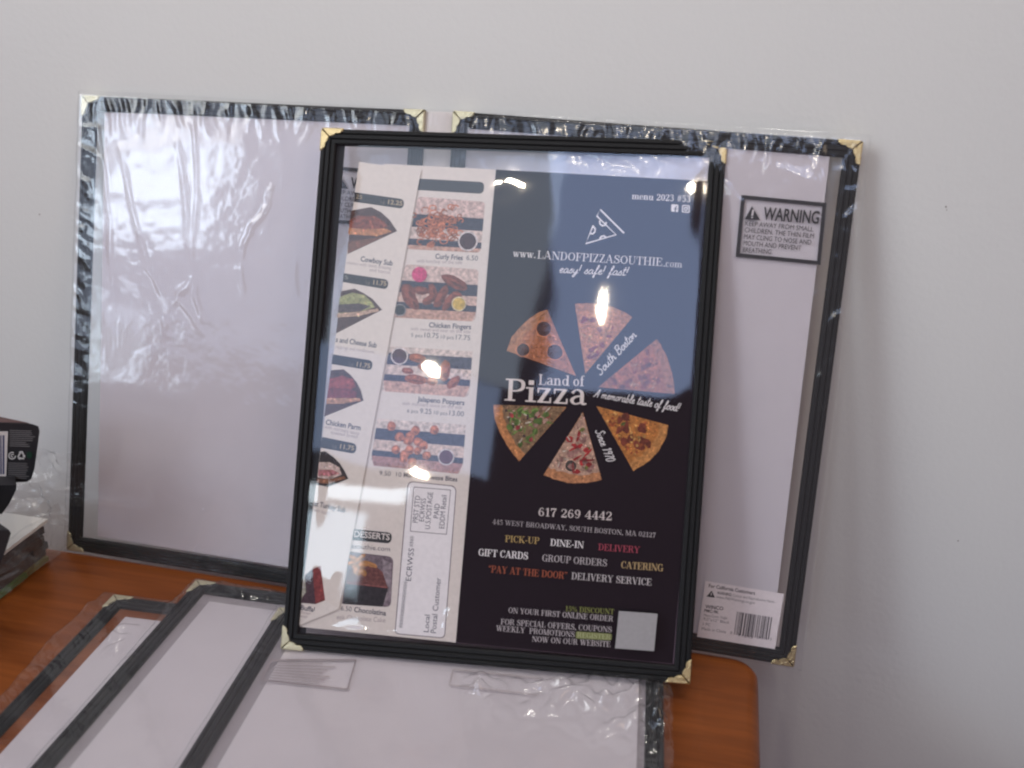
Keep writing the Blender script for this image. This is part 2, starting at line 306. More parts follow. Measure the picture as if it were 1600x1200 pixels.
SER = {
'A': (.86, ln(.12, 0, .38, 1)+ln(.40, 1, .70, 0, T_)+ln(.2, .32, .6, .32)+slab(.0, .24, lo)+slab(.54, .86, lo)),
'B': (.76, st(.19)+cv((.19, hi, t_), (.42, hi, t_), (.57, .88, .13), (.57, .66, .13), (.42, .53, t_), (.19, .53, t_))+cv((.19, .53, t_), (.44, .53, t_), (.62, .4, .14), (.62, .15, .14), (.44, lo, t_), (.19, lo, t_))),
'C': (.76, cv((.66, .70, .05), (.57, .92, .06), (.40, .975, .06), (.19, .82, .13), (.13, .5, .17), (.19, .18, .13), (.40, .025, .06), (.57, .08, .06), (.70, .29, .05))+ln(.665, .66, .665, 1.0)),
'D': (.82, st(.19)+cv((.19, hi, t_), (.40, hi, t_), (.62, .82, .13), (.69, .5, .17), (.62, .18, .13), (.40, lo, t_), (.19, lo, t_))),
'E': (.74, st(.19)+ln(.19, hi, .64, hi)+ln(.19, .52, .48, .52)+ln(.19, lo, .66, lo)+ln(.635, 1, .635, .72)+ln(.475, .66, .475, .38)+ln(.665, 0, .665, .3)),
'F': (.70, st(.19)+ln(.19, hi, .64, hi)+ln(.19, .5, .48, .5)+ln(.635, 1, .635, .70)+ln(.475, .65, .475, .35)),
'G': (.84, cv((.66, .70, .05), (.57, .92, .06), (.40, .975, .06), (.19, .82, .13), (.13, .5, .17), (.19, .18, .13), (.40, .025, .06), (.56, .08, .06), (.66, .2, .06))+ln(.665, .66, .665, 1.0)+st(.68, .0, .44, None, (1, 1), .15)),
'H': (.90, st(.19)+st(.71)+ln(.19, .5, .71, .5)),
'I': (.40, st(.20)),
'K': (.86, st(.19)+ln(.26, .40, .66, .97)+ln(.38, .56, .70, .0, T_)+slab(.52, .80, hi)+slab(.54, .88, lo)),
'L': (.70, st(.19)+ln(.19, lo, .64, lo)+ln(.64, 0, .64, .36)),
'M': (1.06, st(.15, w=t_)+ln(.18, 1, .52, .02, T_)+ln(.52, .02, .86, 1, t_)+st(.86)),
'N': (.88, st(.15, 0, 1, (1, 1), (1, 0), t_)+ln(.17, .98, .72, .02, T_)+st(.74, 0, 1, None, (1, 1), t_)),
'O': (.84, ring(.42, .5, .31, .465)),
'P': (.72, st(.19)+cv((.19, hi, t_), (.42, hi, t_), (.60, .87, .14), (.60, .60, .14), (.42, .47, t_), (.19, .47, t_))),
'R': (.84, st(.19)+cv((.19, hi, t_), (.42, hi, t_), (.60, .88, .14), (.60, .64, .14), (.42, .52, t_), (.19, .52, t_))+cv((.40, .52, .09), (.56, .40, .15), (.60, .14, .15), (.70, .03, .08), (.82, .09, .05))),
'S': (.68, cv((.54, .72, .05), (.47, .92, .06), (.32, .975, .07), (.15, .86, .12), (.17, .66, .15), (.36, .53, .17), (.55, .38, .15), (.57, .17, .12), (.38, .025, .07), (.2, .06, .06), (.11, .30, .05))+ln(.56, .68, .56, 1)+ln(.09, 0, .09, .34)),
'T': (.74, st(.37, 0, 1, (1, 1), None)+ln(.05, hi, .69, hi)+ln(.055, 1, .055, .68)+ln(.685, 1, .685, .68)),
'U': (.86, st(.19, .35, 1, None)+cv((.19, .38, T_), (.23, .12, .13), (.42, .03, .07), (.62, .12, .06), (.68, .38, t_), (.68, .99, t_))+slab(.56, .80, hi)),
'V': (.82, ln(.15, 1, .43, 0, T_)+ln(.43, 0, .69, 1)+slab(.0, .32, hi)+slab(.56, .82, hi)),
'W': (1.16, ln(.15, 1, .38, 0, T_)+ln(.38, 0, .60, .95)+ln(.56, 1, .79, 0, T_)+ln(.79, 0, 1.03, 1)+slab(.0, .32, hi)+slab(.44, .72, hi)+slab(.90, 1.16, hi)),
'Y': (.82, ln(.14, 1, .40, .46, T_)+ln(.42, .46, .68, 1)+st(.41, 0, .5, (1, 1), None)+slab(.0, .30, hi)+slab(.56, .82, hi)),
'Z': (.68, ln(.08, hi, .60, hi)+ln(.52, .97, .14, .03, T_)+ln(.06, lo, .62, lo)+ln(.07, 1, .07, .72)+ln(.61, 0, .61, .3)),
'0': (.62, ring(.31, .5, .20, .46, .16)), '1': (.52, st(.28, 0, 1, (1, 1), None)+ln(.08, .80, .26, .95, .07)),
'2': (.62, cv((.10, .70, .13), (.14, .90, .07), (.30, .97, .06), (.46, .86, .13), (.47, .66, .14), (.30, .38, .1), (.08, .10, .07))+ln(.07, .075, .54, .075, .15)+ln(.53, .05, .53, .3)),
'3': (.62, cv((.11, .78, .13), (.18, .94, .06), (.33, .97, .07), (.46, .78, .13), (.40, .59, .08), (.24, .53, .05))+cv((.24, .53, .05), (.44, .46, .1), (.50, .26, .15), (.38, .05, .08), (.2, .03, .07), (.09, .2, .12))),
'4': (.64, ln(.42, .98, .06, .3)+ln(.03, .29, .60, .29, .08)+st(.43, 0, 1, (1, 1), None)),
'5': (.62, ln(.14, .92, .52, .92, .13)+ln(.145, .97, .125, .5)+cv((.12, .5, .05), (.30, .62, .07), (.48, .5, .13), (.50, .28, .15), (.36, .04, .08), (.2, .03, .07), (.09, .2, .12))),
'6': (.62, cv((.49, .82, .12), (.38, .96, .06), (.22, .87, .10), (.12, .5, .16), (.15, .18, .14), (.30, .03, .07), (.46, .14, .12), (.50, .32, .14), (.42, .52, .1), (.28, .57, .06), (.14, .42, .05))),
'7': (.60, ln(.07, .92, .54, .92, .14)+ln(.08, 1, .08, .68)+cv((.52, .92, .07), (.36, .6, .12), (.28, .3, .16), (.27, .0, .17))),
'9': (.62, cv((.13, .18, .12), (.24, .04, .06), (.40, .13, .10), (.50, .5, .16), (.47, .82, .14), (.32, .97, .07), (.16, .86, .12), (.12, .68, .14), (.20, .48, .1), (.34, .43, .06), (.48, .58, .05))),
'#': (.70, ln(.2, 0, .32, 1, .07)+ln(.42, 0, .54, 1, .07)+ln(.06, .34, .62, .34, .07)+ln(.1, .66, .66, .66, .07)),
'%': (.95, ring(.22, .73, .13, .22, .11)+ring(.72, .25, .13, .22, .11)+ln(.22, 0, .72, 1, .06)),
'.': (.28, dot(.14, .085, .085)), ',': (.28, dot(.14, .085, .085)+cv((.18, .08, .09), (.19, -.06, .06), (.10, -.2, .04))),
'-': (.40, ln(.06, .36, .34, .36, .11)), '\u201c': (.44, dot(.12, .78, .07)+ln(.10, .78, .18, 1.0, .06)+dot(.32, .78, .07)+ln(.30, .78, .38, 1.0, .06)),
'\u201d': (.44, dot(.12, .93, .07)+ln(.15, .93, .07, .72, .06)+dot(.32, .93, .07)+ln(.35, .93, .27, .72, .06)), ' ': (.36, []),
'a': (.60, cv((.11, .50, .12), (.18, .63, .06), (.30, .665, .06), (.43, .54, .14), (.44, .2, .155), (.47, .05, .1), (.60, .06, .05))+cv((.44, .40, .05), (.22, .34, .08), (.10, .18, .14), (.2, .03, .07), (.36, .07, .06), (.44, .18, .05))),
'c': (.54, cv((.44, .48, .12), (.38, .62, .07), (.28, .655, .06), (.14, .54, .12), (.11, .33, .15), (.15, .11, .12), (.29, .02, .06), (.42, .07, .05), (.49, .2, .05))),
'd': (.68, st(.50, 0, 1, (0, 1), (1, 0))+ring(.29, .33, .18, .30, .15)), 'e': (.58, ln(.12, .36, .50, .36)+cv((.49, .36, .13), (.43, .59, .09), (.30, .655, .06), (.15, .54, .12), (.11, .33, .15), (.16, .1, .12), (.31, .02, .07), (.46, .09, .05), (.52, .18, .05))),
'f': (.44, st(.20, 0, .80, (1, 1), None)+cv((.20, .74, T_), (.23, .92, .11), (.34, .985, .06), (.43, .92, .12))+slab(.04, .40, .63)),
'i': (.36, st(.18, 0, .66, (1, 1), (1, 0))+dot(.17, .88, .09)),
'm': (1.04, st(.17, 0, .66, (1, 1), (1, 0))+cv((.22, .5, t_), (.36, .64, .07), (.48, .58, .13), (.51, .40, T_), (.51, .0, T_))+cv((.56, .5, t_), (.70, .64, .07), (.82, .58, .13), (.85, .40, T_), (.85, .0, T_))+slab(.38, .62, lo)+slab(.73, 1.02, lo)),
'n': (.72, st(.17, 0, .66, (1, 1), (1, 0))+cv((.22, .5, t_), (.36, .64, .07), (.48, .58, .13), (.52, .40, T_), (.52, .0, T_))+slab(.38, .70, lo)),
'o': (.62, ring(.31, .33, .2, .305, .155)), 'u': (.72, st(.17, .2, .66, None, (1, 0))+cv((.17, .25, T_), (.21, .06, .11), (.33, .03, .07), (.46, .15, t_))+st(.52, 0, .66, (0, 1), (1, 0))),
'w': (.92, ln(.12, .66, .30, 0, .15)+ln(.30, 0, .46, .62)+ln(.44, .66, .62, 0, .15)+ln(.62, 0, .80, .66)+slab(.0, .26, .63)+slab(.34, .56, .63)+slab(.70, .92, .63)),
'z': (.56, ln(.07, .63, .48, .63)+ln(.42, .64, .13, .02, .15)+ln(.05, lo, .50, lo)+ln(.065, .66, .065, .44)+ln(.49, 0, .49, .24)),
}
SCR = {
'e': (.36, [[(.02, .2), (.2, .28), (.28, .42), (.2, .5), (.08, .36), (.1, .08), (.22, .02), (.38, .14)]]),
'a': (.48, [[(.34, .44), (.2, .5), (.06, .32), (.06, .1), (.18, .02), (.32, .2), (.36, .46), (.35, .14), (.42, .02), (.5, .1)]]),
's': (.34, [[(.0, .1), (.2, .52), (.22, .36), (.3, .16), (.2, .02), (.04, .06)]]),
'y': (.46, [[(.04, .48), (.06, .2), (.14, .04), (.28, .14), (.36, .48), (.34, .0), (.24, -.34), (.1, -.34), (.2, -.1), (.46, .08)]]),
'f': (.36, [[(.04, .1), (.24, .6), (.3, .92), (.22, 1.), (.16, .7), (.14, .0), (.12, -.34), (.04, -.3), (.12, -.02), (.36, .12)]]),
't': (.30, [[(.16, .96), (.1, .2), (.14, .02), (.3, .12)], [(.0, .62), (.32, .64)]]),
'!': (.26, [[(.12, 1.), (.08, .3)], [(.05, .06), (.09, .06)]]),
'S': (.56, [[(.5, .82), (.36, 1.), (.18, .84), (.26, .6), (.42, .36), (.3, .04), (.08, .02), (.0, .18)]]),
'o': (.40, [[(.22, .5), (.06, .34), (.08, .06), (.22, .02), (.34, .22), (.28, .46), (.22, .48), (.42, .42)]]),
'u': (.48, [[(.04, .46), (.06, .1), (.16, .02), (.3, .2), (.36, .48), (.34, .12), (.42, .02), (.5, .1)]]),
'h': (.46, [[(.12, 1.), (.06, .02)], [(.07, .2), (.22, .46), (.32, .4), (.32, .1), (.38, .02), (.48, .1)]]),
'B': (.58, [[(.14, .96), (.08, .02)], [(.04, .9), (.3, 1.), (.48, .84), (.36, .58), (.18, .52), (.42, .48), (.48, .2), (.3, .0), (.02, .06)]]),
'n': (.46, [[(.06, .48), (.06, .02), (.08, .22), (.24, .48), (.32, .4), (.31, .1), (.38, .02), (.48, .1)]]),
'A': (.60, [[(.0, .0), (.2, .3), (.46, 1.), (.46, .0)], [(.1, .36), (.54, .4)]]),
'm': (.66, [[(.06, .48), (.06, .02), (.1, .3), (.22, .48), (.28, .36), (.27, .02), (.32, .3), (.44, .48), (.5, .36), (.5, .08), (.56, .02), (.66, .1)]]),
'r': (.36, [[(.04, .4), (.12, .5), (.08, .02), (.1, .3), (.22, .5), (.34, .44)]]),
'b': (.40, [[(.12, 1.), (.06, .1), (.2, .02), (.32, .2), (.28, .44), (.12, .34)]]),
'l': (.28, [[(.06, .1), (.24, .7), (.22, .98), (.12, .9), (.1, .14), (.18, .02), (.3, .1)]]),
'd': (.50, [[(.32, .44), (.18, .5), (.05, .3), (.06, .08), (.18, .02), (.32, .24), (.42, 1.), (.36, .14), (.44, .02), (.5, .1)]]),
'i': (.24, [[(.06, .46), (.05, .1), (.12, .02), (.24, .1)], [(.09, .7), (.13, .7)]]),
'c': (.34, [[(.32, .38), (.22, .5), (.06, .34), (.07, .08), (.2, .02), (.36, .14)]]),
'1': (.34, [[(.06, .78), (.22, .98), (.16, .0)]]), '9': (.44, [[(.36, .8), (.2, .98), (.08, .76), (.16, .56), (.34, .7), (.38, .94), (.32, .3), (.24, .0)]]),
'7': (.42, [[(.06, .9), (.4, .94), (.24, .5), (.14, .0)]]), '0': (.46, [[(.24, .98), (.08, .7), (.08, .2), (.2, .0), (.36, .2), (.38, .7), (.26, .98), (.2, .96)]]), ' ': (.30, []),
}
def strokes_text(P, txt, a, b, cap, col, font, wt=1.0):
    a = P.q(*a); b = P.q(*b); d = b-a; W = np.linalg.norm(d); ex = d/W; ey = np.array([-ex[1], ex[0]])
    caph = cap*0.385e-3
    adv = sum(font[c][0] for c in txt); sx = W/adv; sy = caph; x = 0.0
    shear = 0.38 if font is SCR else 0.0
    for c in txt:
        w0, sts = font[c]
        for g in sts:
            curved = font is SCR
            if isinstance(g, tuple): curved = True; g = g[1]
            g = [(p[0], p[1], p[2] if len(p) > 2 else 0.095) for p in g]
            if curved: g = smooth(g, 4)
            L, R = [], []
            for i, p in enumerate(g):
                p0, p1 = g[max(i-1, 0)], g[min(i+1, len(g)-1)]
                dx, dy = (p1[0]-p0[0])*sx, (p1[1]-p0[1])*sy; l = math.hypot(dx, dy)+1e-12
                hw = p[2]*wt*sy/2
                ox, oy = -dy/l*hw, dx/l*hw
                X, Y = (x+p[0]+shear*p[1]*0.6)*sx, p[1]*sy
                L.append(a+ex*(X+ox)+ey*(Y+oy)); R.append(a+ex*(X-ox)+ey*(Y-oy))
            P.strip(R, L, col)
        x += w0
_fc = {}
def sans_mesh(txt, bold):
    k = (txt, bold)
    if k not in _fc:
        cu = bpy.data.curves.new('t', 'FONT'); cu.body = txt; cu.size = 1.0; cu.resolution_u = 3; cu.offset = 0.022 if bold else 0.0
        o = bpy.data.objects.new('t', cu)
        me = bpy.data.meshes.new_from_object(o)
        V = np.array([v.co[:2] for v in me.vertices]) if len(me.vertices) else np.zeros((0, 2))
        F = [list(p.vertices) for p in me.polygons]
        bpy.data.meshes.remove(me); bpy.data.objects.remove(o); bpy.data.curves.remove(cu)
        _fc[k] = (V, F)
    return _fc[k]
CAPH = sans_mesh('H', False)[0][:, 1].max()
def sans(P, txt, a, b, cap, col, bold=False):
    V, F = sans_mesh(txt, bold)
    a = P.q(*a); b = P.q(*b); d = b-a; W = np.linalg.norm(d); ex = d/W; ey = np.array([-ex[1], ex[0]])
    x0, x1 = V[:, 0].min(), V[:, 0].max(); sx = W/(x1-x0); sy = cap*0.385e-3/CAPH
    P.tris([a+ex*((v[0]-x0)*sx)+ey*(v[1]*sy) for v in V], F, col)
def serif(P, t, a, b, cap, col, wt=1.0): strokes_text(P, t, a, b, cap, col, SER, wt)
def script(P, t, a, b, cap, col, wt=1.0): strokes_text(P, t, a, b, cap, col, SCR, wt)
def rounded(c, rads, k=6):
    """quad corners tl, tr, br, bl in pixels with a radius for each"""
    out = []; c = [np.array(p, float) for p in c]
    for i in range(4):
        p = c[i]; r = rads[i]
        if r <= 0: out.append(p); continue
        a = c[i-1]-p; b = c[(i+1) % 4]-p; a = p+a/np.linalg.norm(a)*r; b = p+b/np.linalg.norm(b)*r
        for j in range(k+1):
            t = j/k; out.append((1-t)**2*a+2*t*(1-t)*p+t*t*b)
    return out

# ------------------------------------------------------------------ film grids with creases
def add_creases(h, X, Y, cr, du):
    """each crease: u0,v0,u1,v1,width,amp in mm; X,Y in mm"""
    ny, nx = h.shape
    for (u0, v0, u1, v1, wd, am) in cr:
        m_ = wd*3
        i0, i1 = int(max(0, (min(u0, u1)-m_-X[0, 0])/du)), int(min(nx, (max(u0, u1)+m_-X[0, 0])/du+2))
        j0, j1 = int(max(0, (min(v0, v1)-m_-Y[0, 0])/du)), int(min(ny, (max(v0, v1)+m_-Y[0, 0])/du+2))
        if i1 <= i0 or j1 <= j0: continue
        x, y = X[j0:j1, i0:i1], Y[j0:j1, i0:i1]
        L = math.hypot(u1-u0, v1-v0)+1e-6; dx, dy = (u1-u0)/L, (v1-v0)/L
        s_a = np.clip(((x-u0)*dx+(y-v0)*dy)/L, 0, 1)
        wob = np.sin(s_a*7+u0)*wd*0.35
        d = (x-u0)*(-dy)+(y-v0)*dx+wob; e = ((x-u0)*dx+(y-v0)*dy)-s_a*L
        h[j0:j1, i0:i1] += am*np.exp(-(d*d+e*e)/(wd*wd))*(0.25+0.75*np.sin(np.pi*(0.1+0.85*s_a)))
def lowfreq(X, Y, n, lmin, lmax, amp, rng):
    h = np.zeros_like(X)
    for i in range(n):
        l = rng.uniform(lmin, lmax); a = rng.uniform(0, math.pi)
        h += amp/n*l/lmax*2*np.sin(2*math.pi*(X*math.cos(a)+Y*math.sin(a))/l+rng.uniform(0, 6.3))
    return h

# ------------------------------------------------------------------ frames and corners
PROFILE = [(0.0, -3.2), (0.0, 0.0), (0.35, 0.55), (1.2, 0.9), (2.3, 0.9), (2.75, 0.5), (2.95, 0.15), (3.15, 0.5), (3.6, 0.95), (5.4, 0.95), (5.85, 0.5), (6.05, 0.15), (6.25, 0.5), (6.7, 0.9), (8.4, 0.75), (9.0, 0.3), (9.2, -0.2), (9.2, -3.2), (0.0, -3.2)]
def inset(Q, d):
    """quad corners (bl, br, tr, tl) moved inward by d"""
    out = []
    for i in range(4):
        p, a, b = Q[i], Q[i-1]-Q[i], Q[(i+1) % 4]-Q[i]
        a, b = a/np.linalg.norm(a), b/np.linalg.norm(b); sn = abs(a[0]*b[1]-a[1]*b[0])
        out.append(p+(a+b)*d/sn)
    return out
def binding(Q, parent, wd=9.2, mat=None, name='binding'):
    V, F = [], []; k = len(PROFILE)
    for d, n in PROFILE:
        for c in inset(Q, d*wd/9.2*1e-3): V.append((c[0], c[1], n*1e-3))
    for j in range(k-1):
        for i in range(4): F.append([j*4+i, j*4+(i+1) % 4, (j+1)*4+(i+1) % 4, (j+1)*4+i])
    return link(name, mesh(name, V, F), mat or M_LEATHER, parent)
def stitching(Q, parent, wd=9.2):
    V, F = [], []
    for dd in (2.95, 6.05):
        c = inset(Q, dd*wd/9.2*1e-3)
        for i in range(4):
            a, b = c[i], c[(i+1) % 4]; L = np.linalg.norm(b-a); e = (b-a)/L; nrm = np.array([-e[1], e[0]])
            x = 0.006
            while x < L-0.006:
                p, q = a+e*x, a+e*(x+0.0026); k = len(V); hw = 0.00022
                V += [(*(p-nrm*hw), .0002), (*(p+nrm*hw), .0002), (*(q+nrm*hw), .0002), (*(q-nrm*hw), .0002),
                      (*(p+e*.0003), .00062), (*(q-e*.0003), .00062)]
                F += [[k, k+4, k+5, k+3], [k+1, k+2, k+5, k+4], [k, k+1, k+4], [k+2, k+3, k+5]]
                x += 0.0034
    return link('stitching', mesh('stitching', V, F), M_THREAD, parent)
ARM = [(0.0, -0.15), (0.0, 0.0), (13.2, 0.0), (12.7, 1.4), (11.6, 2.5), (10.2, 2.9), (8.9, 2.6), (8.2, 3.5), (6.6, 4.3), (4.9, 4.6), (4.35, 4.15)]
def corner(Q, i, parent, mat, sc_=1.0):
    """embossed two-armed metal corner on corner i of the quad"""
    p = Q[i]; a = Q[(i+1) % 4]-p; b = Q[i-1]-p; a = a/np.linalg.norm(a); b = b/np.linalg.norm(b)
    V, F = [], []
    for e, f, flip in ((a, b, 1), (b, a, -1)):
        pts = [(x*sc_, y*sc_) for x, y in ARM]
        pts = [(max(x, y+0.22), y) for x, y in pts]
        k = len(pts); base = len(V); cx = sum(x for x, y in pts)/k; cy = sum(y for x, y in pts)/k
        for n, s in ((-3.3, 1.0), (1.15, 1.0), (1.5, 0.86)):
            for x, y in pts:
                xx, yy = cx+(x-cx)*s, cy+(y-cy)*s
                if s == 1.0: yy -= 0.25 if y < 0.1 else 0.0
                w_ = p+(e*xx+f*yy)*1e-3; V.append((w_[0], w_[1], n*1e-3))
        for lay in range(2):
            for j in range(k):
                q = [base+lay*k+j, base+lay*k+(j+1) % k, base+(lay+1)*k+(j+1) % k, base+(lay+1)*k+j]
                F.append(q if flip > 0 else q[::-1])
        top = [base+2*k+j for j in range(k)]; F.append(top if flip > 0 else top[::-1])
    me = mesh('corner_protector', V, F)
    return link('corner_protector', me, mat, parent)
def sheet(name, Q, n, mat, parent, thick=0.00025):
    V = [(c[0], c[1], n) for c in Q]+[(c[0], c[1], n-thick) for c in Q]
    F = [[0, 1, 2, 3], [7, 6, 5, 4]]+[[i, i+4, (i+1) % 4+4, (i+1) % 4] for i in range(4)]
    return link(name, mesh(name, V, F), mat, parent)
def flat(name, Q, n, mat, parent):
    return link(name, mesh(name, [(c[0], c[1], n) for c in Q], [[0, 1, 2, 3]]), mat, parent)

# ================================================================== THE SETTING
WALL_Y = -0.0150
def wall_mat():
    m, nt, b = newmat('wall_paint')
    tc = N(nt, 'ShaderNodeTexCoord')
    n1 = N(nt, 'ShaderNodeTexNoise'); n1.inputs['Scale'].default_value = 5; n1.inputs['Detail'].default_value = 6
    r = N(nt, 'ShaderNodeMapRange'); r.inputs['To Min'].default_value = 0.97; r.inputs['To Max'].default_value = 1.03
    x = N(nt, 'ShaderNodeVectorMath', operation='SCALE'); x.inputs[0].default_value = (0.70, 0.693, 0.672)
    nt.links.new(tc.outputs['Object'], n1.inputs['Vector']); nt.links.new(n1.outputs['Fac'], r.inputs['Value'])
    nt.links.new(r.outputs[0], x.inputs['Scale']); nt.links.new(x.outputs[0], b.inputs['Base Color'])
    n2 = N(nt, 'ShaderNodeTexNoise'); n2.inputs['Scale'].default_value = 260; n2.inputs['Detail'].default_value = 4
    nt.links.new(tc.outputs['Object'], n2.inputs['Vector'])
    bp = N(nt, 'ShaderNodeBump'); bp.inputs['Strength'].default_value = 0.25; bp.inputs['Distance'].default_value = 0.0008
    nt.links.new(n2.outputs['Fac'], bp.inputs['Height']); nt.links.new(bp.outputs[0], b.inputs['Normal'])
    b.inputs['Roughness'].default_value = 0.75; b.inputs['Specular IOR Level'].default_value = 0.25
    return m
wl = link('wall', mesh('wall', [(-2.2, WALL_Y, -0.8), (2.0, WALL_Y, -0.8), (2.0, WALL_Y, 1.8), (-2.2, WALL_Y, 1.8), (-2.2, WALL_Y+.1, -0.8), (2.0, WALL_Y+.1, -0.8), (2.0, WALL_Y+.1, 1.8), (-2.2, WALL_Y+.1, 1.8)],
     [[0, 1, 2, 3], [7, 6, 5, 4], [1, 5, 6, 2], [4, 0, 3, 7], [3, 2, 6, 7], [4, 5, 1, 0]]), wall_mat())
tag(wl, kind='structure')
M_SCUFF = basic('scuff', (0.24, 0.20, 0.18), 0.8)
def wall_px(px, py):
    d = FWD+(px-800)/FOC*RGT+(600-py)/FOC*UPV; return CAM+d*((WALL_Y-CAM[1])/d[1])
V, F = [], []
for (px, py, r) in ((62, 335, 1.0), (187, 337, .7), (1478, 323, .75), (1479, 328, .5), (1497, 845, .8)):
    c = wall_px(px, py); k = len(V)
    for i in range(7):
        a = 2*math.pi*i/7; rr = r*0.0006*random.uniform(.6, 1.2); V.append((c[0]+rr*math.cos(a), WALL_Y-0.0002, c[2]+rr*1.5*math.sin(a)))
    F.append(list(range(k, k+7)))
link('scuff_mark', mesh('scuff_mark', V, F), M_SCUFF, wl)

def wood_mat():
    m, nt, b = newmat('orange_wood')
    tc = N(nt, 'ShaderNodeTexCoord'); mp = N(nt, 'ShaderNodeMapping'); mp.inputs['Scale'].default_value = (2.0, 26, 8); mp.inputs['Rotation'].default_value = (0, 0, 0.05)
    nt.links.new(tc.outputs['Object'], mp.inputs[0])
    n1 = N(nt, 'ShaderNodeTexNoise'); n1.inputs['Scale'].default_value = 4; n1.inputs['Detail'].default_value = 8; n1.inputs['Roughness'].default_value = 0.62
    nt.links.new(mp.outputs[0], n1.inputs['Vector'])
    cr = N(nt, 'ShaderNodeValToRGB'); cr.color_ramp.elements[0].position = 0.22; cr.color_ramp.elements[1].position = 0.85
    cr.color_ramp.elements[0].color = (0.115, 0.026, 0.005, 1); cr.color_ramp.elements[1].color = (0.31, 0.090, 0.020, 1)
    nt.links.new(n1.outputs['Fac'], cr.inputs[0]); nt.links.new(cr.outputs[0], b.inputs['Base Color'])
    b.inputs['Specular IOR Level'].default_value = 0.18
    n2 = N(nt, 'ShaderNodeTexNoise'); n2.inputs['Scale'].default_value = 14; n2.inputs['Detail'].default_value = 5
    nt.links.new(tc.outputs['Object'], n2.inputs['Vector'])
    r = N(nt, 'ShaderNodeMapRange'); r.inputs['To Min'].default_value = 0.24; r.inputs['To Max'].default_value = 0.46
    nt.links.new(n2.outputs['Fac'], r.inputs['Value']); nt.links.new(r.outputs[0], b.inputs['Roughness'])
    return m
def table():
    # plan outline: rounded back right corner, back edge close behind the leaning covers
    out = []
    xr, yb, R = 0.0735, -0.0985, 0.016
    ybl = -0.0925; xl = -1.1; yf = -0.95
    out += [np.array([xl, yf]), np.array([xr+0.004-0.006, yf])]
    for i in range(9):
        a = math.radians(i*90/8-2); out.append(np.array([xr-R+R*math.cos(a), yb-R+R*math.sin(a)]))
    out.append(np.array([xl, ybl]))
    k = len(out); V, F = [], []
    prof = [(0.0, -0.030), (0.0, -0.0075), (0.0007, -0.004), (0.0026, -0.0016), (0.0052, -0.0004), (0.0075, 0.0)]
    cen = np.mean(out, axis=0)
    def off(d):
        P = []
        for i in range(k):
            p, a, b = out[i], out[i]-out[i-1], out[(i+1) % k]-out[i]
            a, b = a/np.linalg.norm(a), b/np.linalg.norm(b); n = np.array([-a[1]-b[1], a[0]+b[0]]); n = n/np.linalg.norm(n)
            c = max(0.5, n@np.array([-a[1], a[0]])); P.append(p+n*d/c)
        return P
    for d, z in prof:
        for p in off(d): V.append((p[0], p[1], z))
    for j in range(len(prof)-1):
        for i in range(k): F.append([j*k+i, j*k+(i+1) % k, (j+1)*k+(i+1) % k, (j+1)*k+i])
    F.append([(len(prof)-1)*k+i for i in range(k)]); F.append([i for i in range(k)][::-1])
    o = link('table', mesh('table', V, F), wood_mat())
    for p in o.data.polygons: p.use_smooth = len(p.vertices) == 4
    return tag(o, 'orange brown wooden tabletop with a rounded edge, standing before the wall', 'table')
table()

# ================================================================== FRONT COVER (unwrapped)
HC = 0.305
FQ = [FRONT.uv(440, 1013), FRONT.uv(1077.5, 1068), FRONT.uv(1136, 221), FRONT.uv(503.5, 201)]
fc = thing('menu_cover', FRONT.mat(), 'black leatherette menu cover standing upright in front, unwrapped, holding the pizza menu', 'menu cover')
binding(FQ, fc); stitching(FQ, fc)
for i, mt in ((0, M_BRASS_PALE), (1, M_BRASS), (2, M_BRASS), (3, M_BRASS)): corner(FQ, i, fc, mt)
fin = inset(FQ, 0.0088)
flat('back_film', fin, -0.0026, M_FILM_BACK, fc)
# dark inner strip of the back binding along the left edge, seen through the film
fin2 = inset(FQ, 0.0092)
wd = 0.0047; e = (fin2[1]-fin2[0])/np.linalg.norm(fin2[1]-fin2[0])
sheet('inner_strip', [fin2[0], fin2[0]+e*wd*0.8, fin2[3]+e*wd, fin2[3]], -0.0019, M_LEATHER_IN, fc)

